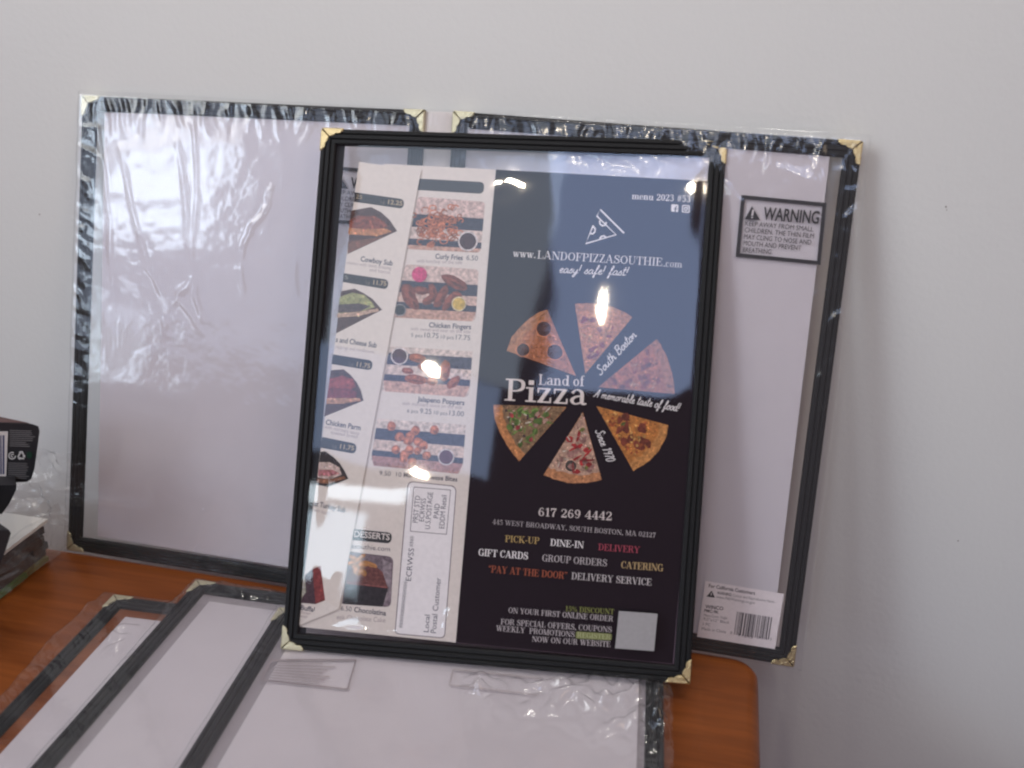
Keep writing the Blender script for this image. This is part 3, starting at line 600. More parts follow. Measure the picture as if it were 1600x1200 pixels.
def front_film():
    du = 0.85
    us = np.arange(4, 232, du); vs = np.arange(3, 304, du)
    X, Y = np.meshgrid(us, vs)
    rng = np.random.RandomState(5)
    h = lowfreq(X, Y, 7, 70, 170, 0.24, rng)+lowfreq(X, Y, 6, 26, 55, 0.018, rng)
    # long vertical ripple strips at the left of the dark panel
    mm = lambda px, py: FRONT.uv(px, py)*1000
    # edge curl towards the right binding
    # buckles: each leans the film towards one of the ceiling spots
    def aim(px, py, spot, su, sv, rot, extra=1.0):
        p = FRONT.uv(px, py); P = FRONT.O+FRONT.U*p[0]+FRONT.V*p[1]
        a = CAM-P; a = a/np.linalg.norm(a); b = np.array(spot)-P; b = b/np.linalg.norm(b); n = a+b
        n = np.array([n@FRONT.U, n@FRONT.V, n@FRONT.N]); g = -n[:2]/n[2]*extra
        x, y = X-p[0]*1000, Y-p[1]*1000
        # remove what the ripples already do here
        j, i = int((p[1]*1000-vs[0])/du), int((p[0]*1000-us[0])/du)
        gx = (h[j, i+1]-h[j, i-1])/(2*du); gy = (h[j+1, i]-h[j-1, i])/(2*du)
        g = g-np.array([gx, gy])
        c, s = math.cos(math.radians(rot)), math.sin(math.radians(rot))
        xr, yr = x*c+y*s, -x*s+y*c
        return (g[0]*x+g[1]*y)*np.exp(-0.5*((xr/su)**2+(yr/sv)**2))
    for (px, py, k, su, sv, rot) in BUCKLES:
        h += aim(px, py, SPOTS[k], su, sv, rot)
    cr = []
    def C(a, b, wdt, am):
        p, q = mm(*a), mm(*b); cr.append((p[0], p[1], q[0], q[1], wdt, am))
    C((690, 1008), (705, 965), 2.0, .45); C((470, 880), (500, 950), 9, .25)
    add_creases(h, X, Y, cr, du)
    # held flat at the binding
    lf = FQ[0][0]*1000; ed = np.minimum.reduce([X-9, 229-X, Y-9.0, 297-Y]); env = 1-np.exp(-(np.clip(ed, 0, None)/7.0)**1.5)
    h = h*env
    # the film climbs a little onto the lower binding
    h += 0.30*np.exp(-np.clip(Y-9, 0, None)/2.4)*np.exp(-((X-46)/24)**4)*(1+0.5*np.sin(X/5.0))
    Pm = np.stack([X/1000, Y/1000, (0.10+h)/1000], -1)
    # fit the grid to the frame opening
    a = (X-us[0])/(us[-1]-us[0]); b = (Y-vs[0])/(vs[-1]-vs[0])
    q = inset(FQ, 0.0089); Q3 = [np.array([c[0], c[1]]) for c in q]
    xy = (1-a)[..., None]*(1-b)[..., None]*Q3[0]+a[..., None]*(1-b)[..., None]*Q3[1]+a[..., None]*b[..., None]*Q3[2]+(1-a)[..., None]*b[..., None]*Q3[3]
    Pm[..., :2] = xy
    return link('clear_film', grid('clear_film', Pm), M_FILM, fc)
BUCKLES = [(942, 485, 1, 12, 16, 4), (672, 575, 0, 18, 14, 0), (655, 741, 5, 12, 10, 0), (799, 269, 3, 5, 8, 0), (776, 273, 4, 5, 8, 0), (1096, 290, 2, 4, 12, -55)]
front_film()

# ================================================================== THE PIZZA MENU inside it
fm = thing('folded_menu', FRONT.mat(), 'folded printed pizza menu, dark cover half beside beige food pictures, inside the front cover', 'menu')
def PR(n, step=5e-6): return Print(FRONT, n*1e-3, step)
# --- dark panel
INK = (0.0125, 0.0080, 0.0120)
D = PR(-1.60)
D.ppoly([(775, 265), (712, 1004), (1052, 1038), (1108, 283)], INK)
D.pline([(1085, 640), (1052, 1037)], 1.6, (0.16, 0.11, 0.14))
D.pline([(712, 1004), (1052, 1037.5)], 1.2, (0.07, 0.045, 0.06))
dark = D.build('dark_panel', M_PRINT_DARK, fm)
T = PR(-1.57)
WH = (0.74, 0.69, 0.69); GR = (0.42, 0.37, 0.38)
serif(T, 'menu 2023 #53', (987, 311), (1079, 316), 9.8, WH, 1.0)
T.ppoly(rounded([(1049, 319), (1060, 319.8), (1059.6, 331.4), (1048.6, 330.6)], [2, 2, 2, 2]), WH)
T.pline([(1055.2, 331), (1055.5, 324.5), (1057.6, 322.4)], 1.9, INK); T.pline([(1053, 326.3), (1058.4, 326.7)], 1.6, INK)
T.ppoly(rounded([(1066, 320), (1078, 321), (1077.4, 332.8), (1065.4, 331.8)], [2.5]*4), WH)
T.ppoly(rounded([(1067.5, 321.6), (1076.4, 322.3), (1075.9, 331.2), (1067, 330.4)], [2]*4), INK)
T.pell(1071.7, 326.4, 3.2, 3.2, 0, WH); T.pell(1071.7, 326.4, 1.6, 1.6, 0, INK); T.pell(1074.8, 323.6, .8, .8, 0, WH)
z7 = lambda x, y: (740+x/4, 240+y/4)
for pl in ([(748, 448), (700, 563), (890, 507), (770, 390), (792, 350), (940, 497)],
           [(746, 452), (760, 470), (757, 490), (744, 502), (728, 498)], [(788, 418), (790, 440), (806, 452), (823, 446), (830, 428)],
           [(788, 534), (798, 518), (814, 514), (828, 523)]):
    T.pline([z7(*p) for p in pl], 2.6, WH)
serif(T, 'www.', (801, 401), (837, 403.5), 11.5, WH, .9)
serif(T, 'LANDOFPIZZASOUTHIE', (839, 404), (1035, 416), 12.2, WH, .78)
serif(T, '.com', (1036, 416.5), (1066, 418.5), 10.5, WH, .7)
script(T, 'easy! safe! fast!', (873, 426), (981, 431), 13.5, WH)
serif(T, 'Land', (841, 601), (890, 603), 15.5, (.66, .58, .56), .95); serif(T, 'of', (895, 603), (913, 603.5), 15.5, (.66, .58, .56), .95)
serif(T, 'Pizza', (788, 625.5), (916, 633), 32.5, (.68, .59, .56), 1.15)
script(T, 'South Boston', (938, 587), (995, 525), 13, WH, 1.1)
script(T, 'A memorable taste of food!', (927, 620), (1061, 643), 12.5, WH, 1.1)
script(T, 'Since 1970', (930, 673), (948.5, 722), 12.5, WH, 1.1)
serif(T, '617 269 4442', (840.5, 806), (956.5, 813.2), 12.3, (.60, .52, .50), 1.12)
serif(T, '445 WEST BROADWAY, SOUTH BOSTON, MA 02127', (769, 818.8), (1024.5, 840), 7.2, GR, .85)
GOLD, PINK = (.40, .27, .10), (.36, .055, .085)
serif(T, 'PICK-UP', (789, 846.6), (842.5, 850), 9.6, GOLD); serif(T, 'DINE-IN', (859.5, 852.4), (912, 856.8), 9.8, WH)
serif(T, 'DELIVERY', (934.5, 859.6), (999.5, 864.2), 9.4, PINK, .85)
serif(T, 'GIFT CARDS', (747, 868), (825, 874.2), 10.2, WH); serif(T, 'GROUP ORDERS', (846.5, 876.7), (948.5, 885), 10, GR, .9)
serif(T, 'CATERING', (970, 887.6), (1036, 892.6), 10, (.42, .29, .14))
serif(T, '\u201cPAY AT THE DOOR\u201d', (762.5, 894), (886, 905), 10.2, (.31, .075, .035), .9); serif(T, 'DELIVERY SERVICE', (892.5, 905), (1018, 915), 10, (.5, .45, .45), .9)
OL = (.20, .21, .055)
serif(T, '15% DISCOUNT', (883, 955), (959.5, 960), 7.6, OL); serif(T, 'ON YOUR FIRST ONLINE ORDER', (794, 957.5), (958, 971), 8, GR, .95)
serif(T, 'FOR SPECIAL OFFERS, COUPONS', (782, 975.6), (956, 988), 8.2, GR, .95); serif(T, 'WEEKLY  PROMOTIONS', (775, 985.6), (898, 995.5), 8, GR, .95)
T.ppoly(rounded([(900, 986.4), (956, 990.2), (955.4, 1000.8), (899.4, 997.6)], [3]*4), (.17, .185, .065))
serif(T, 'REGISTER', (901.5, 995.8), (954.5, 999.2), 7.2, (.36, .36, .20))
serif(T, 'NOW ON OUR WEBSITE', (831, 1002.6), (954, 1010.8), 8, GR, .95)
T.ppoly([(967, 954.5), (961, 1013), (1022, 1017.5), (1027.5, 959)], (.31, .295, .30))
T.build('lettering', M_PRINT, dark)

# --- pizza slices
z8 = lambda x, y: (740+x*.26667, 460+y*.26667)
def slice_pic(apex, rim, crust_col, base, extras, seed):
    rr = random.Random(seed); P = PR(-1.58, 1.4e-5)
    A = np.array(z8(*apex)); Rm = [np.array(z8(*p)) for p in rim]; Rm = smooth([(p[0], p[1]) for p in Rm], 4)
    Rm = [p+np.array([rr.uniform(-.6, .6), rr.uniform(-.6, .6)]) for p in Rm]
    ctr = (A+sum(Rm)/len(Rm)*2)/3
    P.ppoly([A]+Rm, crust_col)
    inn = [A+(p-A)*rr.uniform(.865, .895) for p in Rm]
    P.ppoly([A+(inn[len(inn)//2]-A)*.02]+inn, base)
    def inside(a, b): # a: along radius, b: across 0..1
        i = b*(len(inn)-1); j = min(int(i), len(inn)-2); t = i-j; return A+((1-t)*inn[j]+t*inn[j+1]-A)*a
    # crust shading blotches printed in the picture, cheese flecks
    P.begin(6)
    for i in range(40):
        i_ = rr.uniform(0, len(Rm)-1.01); j = int(i_); p = A+(Rm[j]+(Rm[j+1]-Rm[j])*(i_-j)-A)*rr.uniform(.90, .985)
        c = crust_col; f = rr.choice((.6, .8, 1.3, 1.55)); P.pell(p[0], p[1], rr.uniform(.8, 2.0), rr.uniform(.6, 1.2), rr.uniform(0, 180), tuple(min(1, x*f) for x in c), 8)
    P.end(); P.begin(10)
    for i in range(230):
        p = inside(math.sqrt(rr.random())*.97, rr.uniform(.03, .97)); f = rr.choice((.25, .4, .6, .85, 1.3, 1.7, 2.3))
        P.pell(p[0], p[1], rr.uniform(.5, 1.9), rr.uniform(.4, 1.2), rr.uniform(0, 180), (min(1, base[0]*f), min(1, base[1]*f*rr.uniform(.8, 1.15)), min(1, base[2]*f)), 7, .4, i)
    P.end(); P.begin(12)
    for (kind, n, col, r) in extras:
        if kind == 'at':
            for (x, y, rad) in n:
                q = z8(x, y); P.pell(q[0], q[1], rad*.2667*1.1, rad*.2667*1.1, 0, tuple(min(1, c*1.8) for c in base), 14, .15); P.pell(q[0], q[1], rad*.2667, rad*.2667, 0, col, 14, .12)
                P.pell(q[0]+.6, q[1]-1.2, rad*.2667*.5, rad*.2667*.35, 20, tuple(c*1.35 for c in col), 9, .3)
        else:
            for i in range(n):
                p = inside(math.sqrt(rr.uniform(.06, .9)), rr.uniform(.1, .9)); f = rr.uniform(.7, 1.3)
                P.pell(p[0], p[1], r*rr.uniform(.7, 1.3)*(2.2 if kind == 'long' else 1), r*rr.uniform(.6, 1.1)*(.5 if kind == 'long' else .9), rr.uniform(0, 180), tuple(min(1, c*f) for c in col), 9, .4, i)
    P.end(); return P.build('pizza_slice_picture', M_FOOD, dark)
CR = (.36, .15, .065)
slice_pic((600, 478), [(195, 328), (225, 250), (300, 165), (372, 112), (432, 90)], CR, (.36, .13, .06), [('at', [(412, 202, 45), (476, 338, 46), (290, 325, 38)], (.055, .022, .018), 0)], 1)
slice_pic((655, 465), [(592, 55), (680, 52), (765, 62), (850, 88), (930, 132)], CR, (.40, .16, .07), [('blob', 14, (.19, .035, .035), 4.8), ('long', 12, (.52, .30, .12), 2.2)], 2)
slice_pic((730, 543), [(1075, 260), (1118, 335), (1150, 420), (1170, 500), (1178, 582)], (.28, .11, .055), (.31, .10, .045), [('blob', 20, (.16, .035, .02), 5), ('long', 16, (.5, .33, .2), 1.4)], 3)
slice_pic((720, 655), [(1142, 768), (1125, 840), (1080, 920), (1015, 985), (935, 1034)], (.46, .20, .06), (.42, .155, .035), [('blob', 15, (.15, .030, .014), 6.5), ('blob', 24, (.55, .30, .09), 2.2), ('blob', 14, (.30, .07, .02), 3), ('at', [(885, 772, 26)], (.075, .085, .02), 0)], 4)
slice_pic((640, 690), [(750, 1085), (660, 1104), (570, 1106), (490, 1088), (410, 1057)], (.42, .18, .08), (.42, .26, .19), [('blob', 12, (.26, .13, .11), 5), ('blob', 7, (.30, .02, .02), 5.5), ('long', 6, (.30, .018, .02), 5), ('long', 9, (.55, .48, .40), 2), ('blob', 4, (.12, .12, .03), 4), ('at', [(570, 1005, 34)], (.045, .035, .03), 0)], 5)
slice_pic((545, 660), [(265, 976), (205, 895), (155, 810), (125, 730), (115, 646)], (.46, .19, .07), (.21, .125, .065), [('blob', 20, (.08, .13, .025), 5), ('long', 26, (.14, .23, .05), 2.6), ('blob', 10, (.05, .03, .03), 3), ('blob', 12, (.38, .22, .17), 3.5), ('blob', 6, (.36, .045, .05), 4), ('long', 8, (.6, .52, .42), 2.2)], 6)

# --- beige side panel
PAPER = (.66, .585, .545); TX = (.055, .055, .085); TX2 = (.32, .25, .27); PILL = (.045, .047, .055)
Sd = PR(-1.70)
Sd.ppoly([(600, 256), (465, 979), (712, 1004), (774.5, 265)], PAPER)
side = Sd.build('side_panel', M_PRINT, fm)
T = PR(-1.68)
H_ = PR(-1.68); H_.ppoly(rounded([(640, 278.3), (757, 284.6), (755.4, 303), (638, 296)], [0, 8, 8, 0]), PILL); H_.build('heading_bar', M_PRINT, side)
sans(T, 'Curly Fries', (680, 404), (723, 406.4), 7.4, TX, True); sans(T, '6.50', (728.5, 406.2), (746.5, 407.4), 7.4, TX)
sans(T, 'with ketchup on the side', (651, 409.8), (722, 413), 5.2, TX2)
T.build('caption', M_PRINT, side); T = PR(-1.68)
sans(T, 'Chicken Fingers', (670, 511.3), (736, 514.6), 7.4, TX, True); sans(T, 'with sweet and sour on the side', (641.5, 515.8), (735, 521), 5, TX2)
sans(T, '5 pcs', (642, 526), (660, 527.2), 5.2, TX); sans(T, '10.75', (663, 527.2), (685, 528.6), 7.4, TX); sans(T, '10 pcs', (688.5, 528.8), (709, 530.2), 5.2, TX); sans(T, '17.75', (712, 530.4), (734.5, 531.8), 7.4, TX)
T.build('caption', M_PRINT, side); T = PR(-1.68)
sans(T, 'Jalapeno Poppers', (652, 627), (725.5, 633.2), 7.4, TX, True); sans(T, 'with marinara sauce on the side', (628, 632.4), (722, 639.2), 5, TX2)
sans(T, '6 pcs', (636, 644.4), (653, 645.6), 5.2, TX); sans(T, '9.25', (656, 645.8), (674, 647), 7.4, TX); sans(T, '10 pcs', (678, 647.2), (699, 648.8), 5.2, TX); sans(T, '13.00', (702, 649), (724.5, 650.6), 7.4, TX)
T.build('caption', M_PRINT, side); T = PR(-1.68)
sans(T, '9.50  10', (592.5, 742.4), (627, 745.2), 6.8, TX); sans(T, 'Mac and cheese Bites', (630.5, 745.4), (714.5, 752.4), 6.8, TX, True)
T.build('caption', M_PRINT, side)
# address box
T = PR(-1.68)
T.ppoly(rounded([(636.9, 751.4), (713.7, 759.4), (695.1, 997.7), (616.4, 990.7)], [10, 10, 8, 8]), (.13, .10, .12))
T.ppoly(rounded([(638.3, 752.8), (712.3, 760.6), (693.9, 996.3), (617.8, 989.5)], [9, 9, 7, 7]), (.76, .71, .72))
BX = [(646.5, 761), (704, 765.6), (697.5, 835), (641, 830)]
for i in range(4): T.pline([BX[i], BX[(i+1) % 4]], 1.0, (.10, .08, .10))
sans(T, 'PRST STD', (652.5, 817), (656.5, 775), 7.6, TX); sans(T, 'ECRWSS', (662.3, 815), (665.6, 779), 7.6, TX); sans(T, 'U.S.POSTAGE', (671.6, 827), (676.6, 769.5), 7.6, TX)
sans(T, 'PAID', (685, 810), (687.2, 787.5), 7.6, TX); sans(T, 'EDDM Retail', (694, 826), (698, 774), 7.6, TX)
sans(T, '*****************', (633.5, 982), (641.5, 909), 10, TX); sans(T, 'ECRWSS', (642, 908), (647, 857), 8, TX); sans(T, '****', (650, 855), (651.4, 838), 10, TX)
sans(T, 'Local', (669.6, 988), (671.6, 961), 7.6, TX); sans(T, 'Postal Customer', (681, 989.5), (689, 903), 8, TX)
T.build('address_box', M_PRINT, side); T = PR(-1.68)
T.ppoly(rounded([(545, 826), (613, 832.4), (611, 849.6), (543, 843)], [0, 8, 8, 0]), (.030, .032, .036))
sans(T, 'DESSERTS', (553, 838.6), (608.5, 844), 9, (.6, .53, .5), True)
sans(T, 'zasouthie.com', (544, 856), (609, 861.6), 7, TX)
T.build('dessert_heading', M_PRINT, side); T = PR(-1.68)
sans(T, '6.50', (532.5, 953.6), (549, 955.6), 7, TX); sans(T, 'Chocolatina', (553, 956), (603, 962), 7.4, TX, True); sans(T, 'eek Chocolate Cake', (526, 967.4), (602, 972.6), 7, TX2)
T.build('caption', M_PRINT, side)

def food_pic(quad, stripes, radii, parent, n=-1.67):
    P = PR(n, 1.4e-5)
    P.ppoly(rounded(quad, radii), stripes[0][2])
    q = [np.array(p, float) for p in quad]
    L = lambda t: q[0]+(q[3]-q[0])*t
    R = lambda t: q[1]+(q[2]-q[1])*t
    for t0, t1, c in stripes[1:]:
        i = 0 if t1 < .97 else .045
        a, b = L(t1), R(t1)
        P.ppoly([L(t0), a+(b-a)*i*.9, b-(b-a)*i*1.0, R(t0)], c)
    return P
PALE, DK, WD = (.56, .44, .40), (.040, .040, .062), (.46, .27, .21)
def cup(P, x, y, r, col, rim=(.60, .53, .53)): P.pell(x, y, r, r, 0, rim, 24); P.pell(x, y, r*.84, r*.84, 0, col, 24)
def blob(P, x, y, rx, ry, rot, col, seed):
    P.pell(x, y, rx, ry, rot, col, 14, .18, seed); P.pell(x-rx*.15, y-ry*.2, rx*.6, ry*.45, rot, tuple(min(1, c*1.45) for c in col), 10, .3, seed+1)
    P.pell(x+rx*.2, y+ry*.45, rx*.55, ry*.25, rot, tuple(c*.6 for c in col), 9, .3, seed+2)
rr = random.Random(3)
# curly fries
P = food_pic([(653, 307), (758, 315.5), (751, 395), (636, 389)], [(0, 1, (.55, .40, .37)), (.33, .575, DK), (.575, .82, PALE), (.80, .92, DK), (.92, 1.0, WD)], [6, 6, 7, 0], side)
P.begin(14)
for i in range(95):
    x, y = rr.gauss(683, 17), rr.gauss(355, 15)
    if not (640 < x < 728 and 320 < y < 386): continue
    r = rr.uniform(3.0, 6.5); f = rr.uniform(.55, 1.35); c = (min(1, .42*f), .135*f, .065*f)
    P.pline([(x+r*math.cos(a)*1.0, y+r*math.sin(a)*.75) for a in np.linspace(rr.uniform(0, 3), rr.uniform(5, 9), 14)], rr.uniform(1.4, 2.4), c)
P.end(); cup(P, 731, 377, 15.5, (.055, .022, .025)); P.build('food_picture', M_FOOD, side)
# chicken fingers
z4 = lambda x, y: (480+x*.2125, 420+y*.2125)
P = food_pic([(634, 413), (748, 421), (743, 502.5), (614, 496)], [(0, 1, (.56, .42, .38)), (.30, .52, DK), (.52, .70, (.52, .36, .31)), (.70, .82, DK), (.82, 1.0, WD)], [4, 7, 9, 0], side)
for i, (x, y, a, b, r) in enumerate([(750, 195, 95, 50, 72), (835, 160, 62, 30, 8), (780, 245, 60, 36, 60), (925, 175, 70, 32, 75), (985, 205, 95, 36, -62), (900, 225, 60, 30, -30), (1085, 100, 110, 42, 28), (1050, 235, 90, 34, -52), (1100, 190, 40, 24, 10)]):
    q = z4(x, y); blob(P, q[0], q[1], a*.2125, b*.2125, r, (.17, .048, .032), i*5)
q = z4(825, 42); cup(P, q[0], q[1], 12, (.52, .05, .16), (.52, .06, .17)); q = z4(682, 303); cup(P, q[0], q[1], 9.5, (.02, .022, .025), (.30, .28, .29)); q = z4(1115, 258); cup(P, q[0], q[1], 11.5, (.50, .34, .07), (.55, .45, .3))
P.build('food_picture', M_FOOD, side)
# jalapeno poppers
P = food_pic([(609, 541), (738.5, 549), (732.5, 621), (596, 611)], [(0, 1, (.58, .47, .43)), (.14, .40, (.055, .052, .085)), (.40, .61, (.57, .45, .41)), (.62, .76, (.055, .052, .085)), (.76, 1.0, (.50, .31, .26))], [0, 0, 9, 0], side)
for i, (x, y, a, b, r) in enumerate([(810, 655, 62, 34, 10), (740, 750, 44, 24, 10), (800, 812, 85, 34, 8), (920, 825, 40, 34, 0), (870, 720, 60, 34, 0), (1010, 750, 42, 78, 8), (1075, 835, 60, 32, -42)]):
    q = z4(x, y); blob(P, q[0], q[1], a*.2125, b*.2125, r, (.27, .085, .048), i*5+50)
q = z4(678, 642); cup(P, q[0], q[1], 13.6, (.075, .032, .045)); P.build('food_picture', M_FOOD, side)
# mac and cheese bites
z9 = lambda x, y: (560+x/6, 560+y/6)
P = food_pic([(590, 654), (728, 664), (722, 741), (578, 727)], [(0, 1, (.58, .48, .44)), (.20, .44, (.055, .055, .085)), (.44, .68, (.56, .43, .38)), (.67, .79, (.055, .055, .085)), (.79, 1.0, (.36, .19, .17))], [0, 0, 12, 12], side)
for i, (x, y, r) in enumerate([(310, 635, 45), (535, 675, 44), (712, 672, 44), (385, 735, 46), (485, 725, 42), (465, 772, 46), (560, 785, 46), (610, 815, 43), (350, 855, 43), (480, 855, 44), (430, 900, 45), (555, 865, 38), (640, 910, 40), (425, 942, 38), (505, 970, 40)]):
    q = z9(x, y); blob(P, q[0], q[1], r/6*.95, r/6*1.02, 20*i, (.40, .14, .075), i*3+90)
q = z9(822, 925); cup(P, q[0], q[1], 13, (.10, .038, .06)); P.build('food_picture', M_FOOD, side)
# chocolate cake
z6 = lambda x, y: (420+x*.225, 860+y*.225)
P = food_pic([(547, 862), (615, 870), (610.5, 949), (534, 943)], [(0, 1, (.16, .12, .14))], [0, 10, 9, 0], side)
P.ppoly([z6(*p) for p in [(790, 60), (850, 90), (850, 300), (800, 380)]], (.24, .19, .21))
P.ppoly([z6(*p) for p in [(535, 230), (515, 372), (790, 392), (828, 262)]], (.022, .018, .022))
P.ppoly([z6(*p) for p in [(560, 150), (535, 225), (828, 262), (790, 150), (700, 75), (600, 60)]], (.125, .042, .038))
P.pline([z6(*p) for p in [(540, 225), (828, 258)]], 2.2, (.24, .075, .07))
for i, (x, y, a, b, r) in enumerate([(600, 60, 55, 18, 30), (640, 50, 40, 15, -40), (700, 95, 60, 16, 20), (590, 100, 40, 20, 60), (650, 100, 40, 22, -20), (610, 145, 34, 22, 60), (655, 150, 32, 20, 45), (570, 90, 30, 16, 0)]):
    q = z6(x, y); blob(P, q[0], q[1], a*.225, b*.225, r, (.40, .18, .065), i*3+200)
P.build('food_picture', M_FOOD, side)

# --- folded flap at the left
Fl = PR(-0.72)
FLAP = (.66, .585, .54)
LQ = [(561, 253), (466.5, 962), (466, 977), (530, 951), (658, 266)]
pts_top = [Fl.p.uv(x, y, Fl.n) for x, y in LQ]
V = [(p[0], p[1], -0.00072) for p in pts_top]+[(p[0], p[1], -0.00098) for p in pts_top]
k = len(LQ); fl_f = [list(range(k)), list(range(2*k-1, k-1, -1))]+[[i, i+k, (i+1) % k+k, (i+1) % k] for i in range(k)]
Fl.v, Fl.f, Fl.c = V, fl_f, [FLAP]*len(fl_f)
flap = Fl.build('folded_flap', M_PRINT, fm)
T = PR(-0.70)
def lerp(a, b, t): return (a[0]+(b[0]-a[0])*t, a[1]+(b[1]-a[1])*t)
LE = lambda y: 561-(y-253)*(561-466.5)/(962-253)+.4       # left edge of the flap at row y
for (tl, tr, br, bl, price, pa, pb) in [((554.5, 300.4), (632, 311.5), (630, 326.3), (553, 315.3), '12.25', (606, 318.6), (628.5, 321.2)),
        ((537, 426.8), (607.5, 437.2), (605.4, 452.4), (535.6, 440.6), '11.75', (583, 444.4), (603.5, 446.4)),
        ((520, 553.6), (582.8, 563.6), (580.6, 579), (518, 568.8), '11.75', (557, 572.4), (578, 575.4)),
        ((503.5, 682.6), (557.6, 693.6), (555.4, 709.4), (500, 699.4), '11.75', (531, 700.6), (553, 703.8))]:
    B_ = PR(-0.700)
    B_.ppoly(rounded([tl, tr, br, bl], [0, 7.4, 7.4, 0]), (.034, .032, .036))
    sans(B_, price, pa, pb, 6.6, (.42, .33, .22), True); sans(B_, 'Lg', (pa[0]-12, pa[1]-1.6), (pa[0]-5, pa[1]-.7), 4.6, (.16, .14, .12))
    if price == '12.25': sans(B_, '25', (556, 309.8), (565.5, 311.2), 6.2, (.36, .27, .17))
    elif pa[0] == 583: sans(B_, '5', (538, 435.6), (543.5, 436.4), 5.5, (.25, .24, .22))
    B_.build('price_bar', M_PRINT, flap)
sans(T, 'Cowboy Sub', (563, 408), (613, 415), 7.6, TX, True); sans(T, 'chicken with ranch dressing', (541, 412.4), (611, 421.6), 5, TX2); sans(T, 'and bacon', (577, 423.6), (609, 428.2), 5, TX2)
T.build('caption', M_PRINT, flap); T = PR(-0.70)
sans(T, 's and Cheese Sub', (524.5, 534), (588, 543.4), 7.6, TX, True); sans(T, 'toppings and condiments', (523.5, 543.6), (584, 552.6), 5, TX2)
T.build('caption', M_PRINT, flap); T = PR(-0.70)
sans(T, 'Chicken Parm', (508.5, 663), (563, 672.4), 7.6, TX, True); sans(T, 'with marinara sauce', (507, 669), (561, 680), 5, TX2); sans(T, 'toasted bread', (516.5, 677.6), (558, 685), 5, TX2)
T.build('caption', M_PRINT, flap); T = PR(-0.70)
sans(T, 'at Turkey Sub', (490, 790), (539, 801), 7.6, TX, True); sans(T, 'with bacon', (490, 799), (515, 804.6), 4.6, TX2)
T.build('caption', M_PRINT, flap); T = PR(-0.70)
sans(T, 'Buffalo', (469.5, 952.6), (497, 957.4), 7, TX, True); sans(T, 'chicken', (469, 958.4), (485, 961.2), 4.6, TX2); sans(T, 'with', (468.6, 964.4), (480, 966.4), 4.6, TX2)
T.build('caption', M_PRINT, flap)
def sub_pic(outline, board, layers, seed):
    P = PR(-0.705, 1.4e-5); r2 = random.Random(seed)
    P.ppoly(outline, board)
    for pts, col, fl in layers:
        P.ppoly(pts, col)
        xs = [p[0] for p in pts]; ys = [p[1] for p in pts]; cx, cy = sum(xs)/len(xs), sum(ys)/len(ys)
        P.begin(6)
        for i in range(fl*2):
            a = r2.choice(pts); t = r2.random()**.5*.9; f = r2.uniform(.45, 1.9)
            P.pell(cx+(a[0]-cx)*t, cy+(a[1]-cy)*t, r2.uniform(1, 2.6), r2.uniform(.7, 1.6), r2.uniform(0, 180), tuple(min(1, c*f*r2.uniform(.85, 1.15)) for c in col), 8, .4, i)
        P.end()
    return P.build('food_picture', M_FOOD, flap)
BRD = (.070, .034, .030)
sub_pic([(548.5, 329), (580, 323.5), (596, 332), (609, 344), (620.5, 361), (543, 397)], BRD,
        [([(546, 344), (558, 337), (586, 338), (600, 346), (606, 354), (590, 362), (546, 362)], (.20, .055, .035), 26), ([(545, 356), (575, 358), (604, 357), (612, 362), (590, 369), (544, 366)], (.42, .18, .085), 8), ([(543.5, 378), (600, 370), (543, 396)], (.17, .075, .05), 4)], 1)
sub_pic([(533, 455), (554, 451), (568, 458), (582, 467), (597, 484), (525, 521)], BRD,
        [([(531, 464), (550, 457), (570, 461), (582, 473), (586, 480), (560, 488), (528, 489)], (.27, .27, .12), 30), ([(529, 476), (560, 474), (580, 478), (560, 488), (528, 488)], (.075, .05, .05), 14), ([(527, 490), (560, 487), (590, 482), (592, 486), (560, 494), (526, 496)], (.45, .30, .22), 5)], 2)
sub_pic([(517, 578.5), (537, 577), (548, 586), (557, 597), (564, 610), (568, 626), (506.5, 651)], BRD,
        [([(515, 592), (535, 587), (552, 593), (556, 604), (540, 614), (512, 616)], (.26, .055, .055), 18), ([(513, 607), (540, 606), (558, 612), (556, 622), (530, 626), (510, 626)], (.17, .035, .045), 8), ([(510.5, 622), (540, 622), (562, 622), (564, 626), (535, 631), (509.5, 631)], (.42, .22, .14), 5)], 3)
sub_pic([(501, 706), (508, 705), (521, 714), (531, 724), (538, 735), (544.5, 748), (513, 761), (493.5, 757)], (.035, .028, .030),
        [([(498.5, 722), (515, 722), (530, 730), (534, 742), (515, 749), (496, 746)], (.50, .38, .34), 8), ([(498, 734), (520, 734), (531, 740), (515, 744), (497, 743)], (.36, .14, .15), 10), ([(495, 748), (520, 748), (538, 744), (540, 748), (512, 756), (494.5, 754)], (.20, .085, .05), 3)], 4)
sub_pic([(476, 899), (488, 889), (501, 884), (508, 938), (492, 944), (470.5, 942)], (.060, .030, .040),
        [([(488, 889), (501, 884), (508, 938), (493, 944)], (.20, .036, .036), 3), ([(471, 905), (476, 897), (478, 925), (471, 935)], (.45, .42, .35), 3)], 5)
# dog-eared corner of the flap
dp = [FRONT.uv(x, y, -0.0006) for x, y in [(508, 938), (467, 977.5), (530, 951.5)]]
me = mesh('dog_ear', [(*dp[0], -0.00040), (*dp[1], -0.00066), (*dp[2], -0.00055)], [[0, 1, 2]])
at = me.color_attributes.new('ink', 'FLOAT_COLOR', 'CORNER'); at.data.foreach_set('color', [.68, .61, .57, 1]*3)
link('folded_corner', me, M_PRINT, flap)

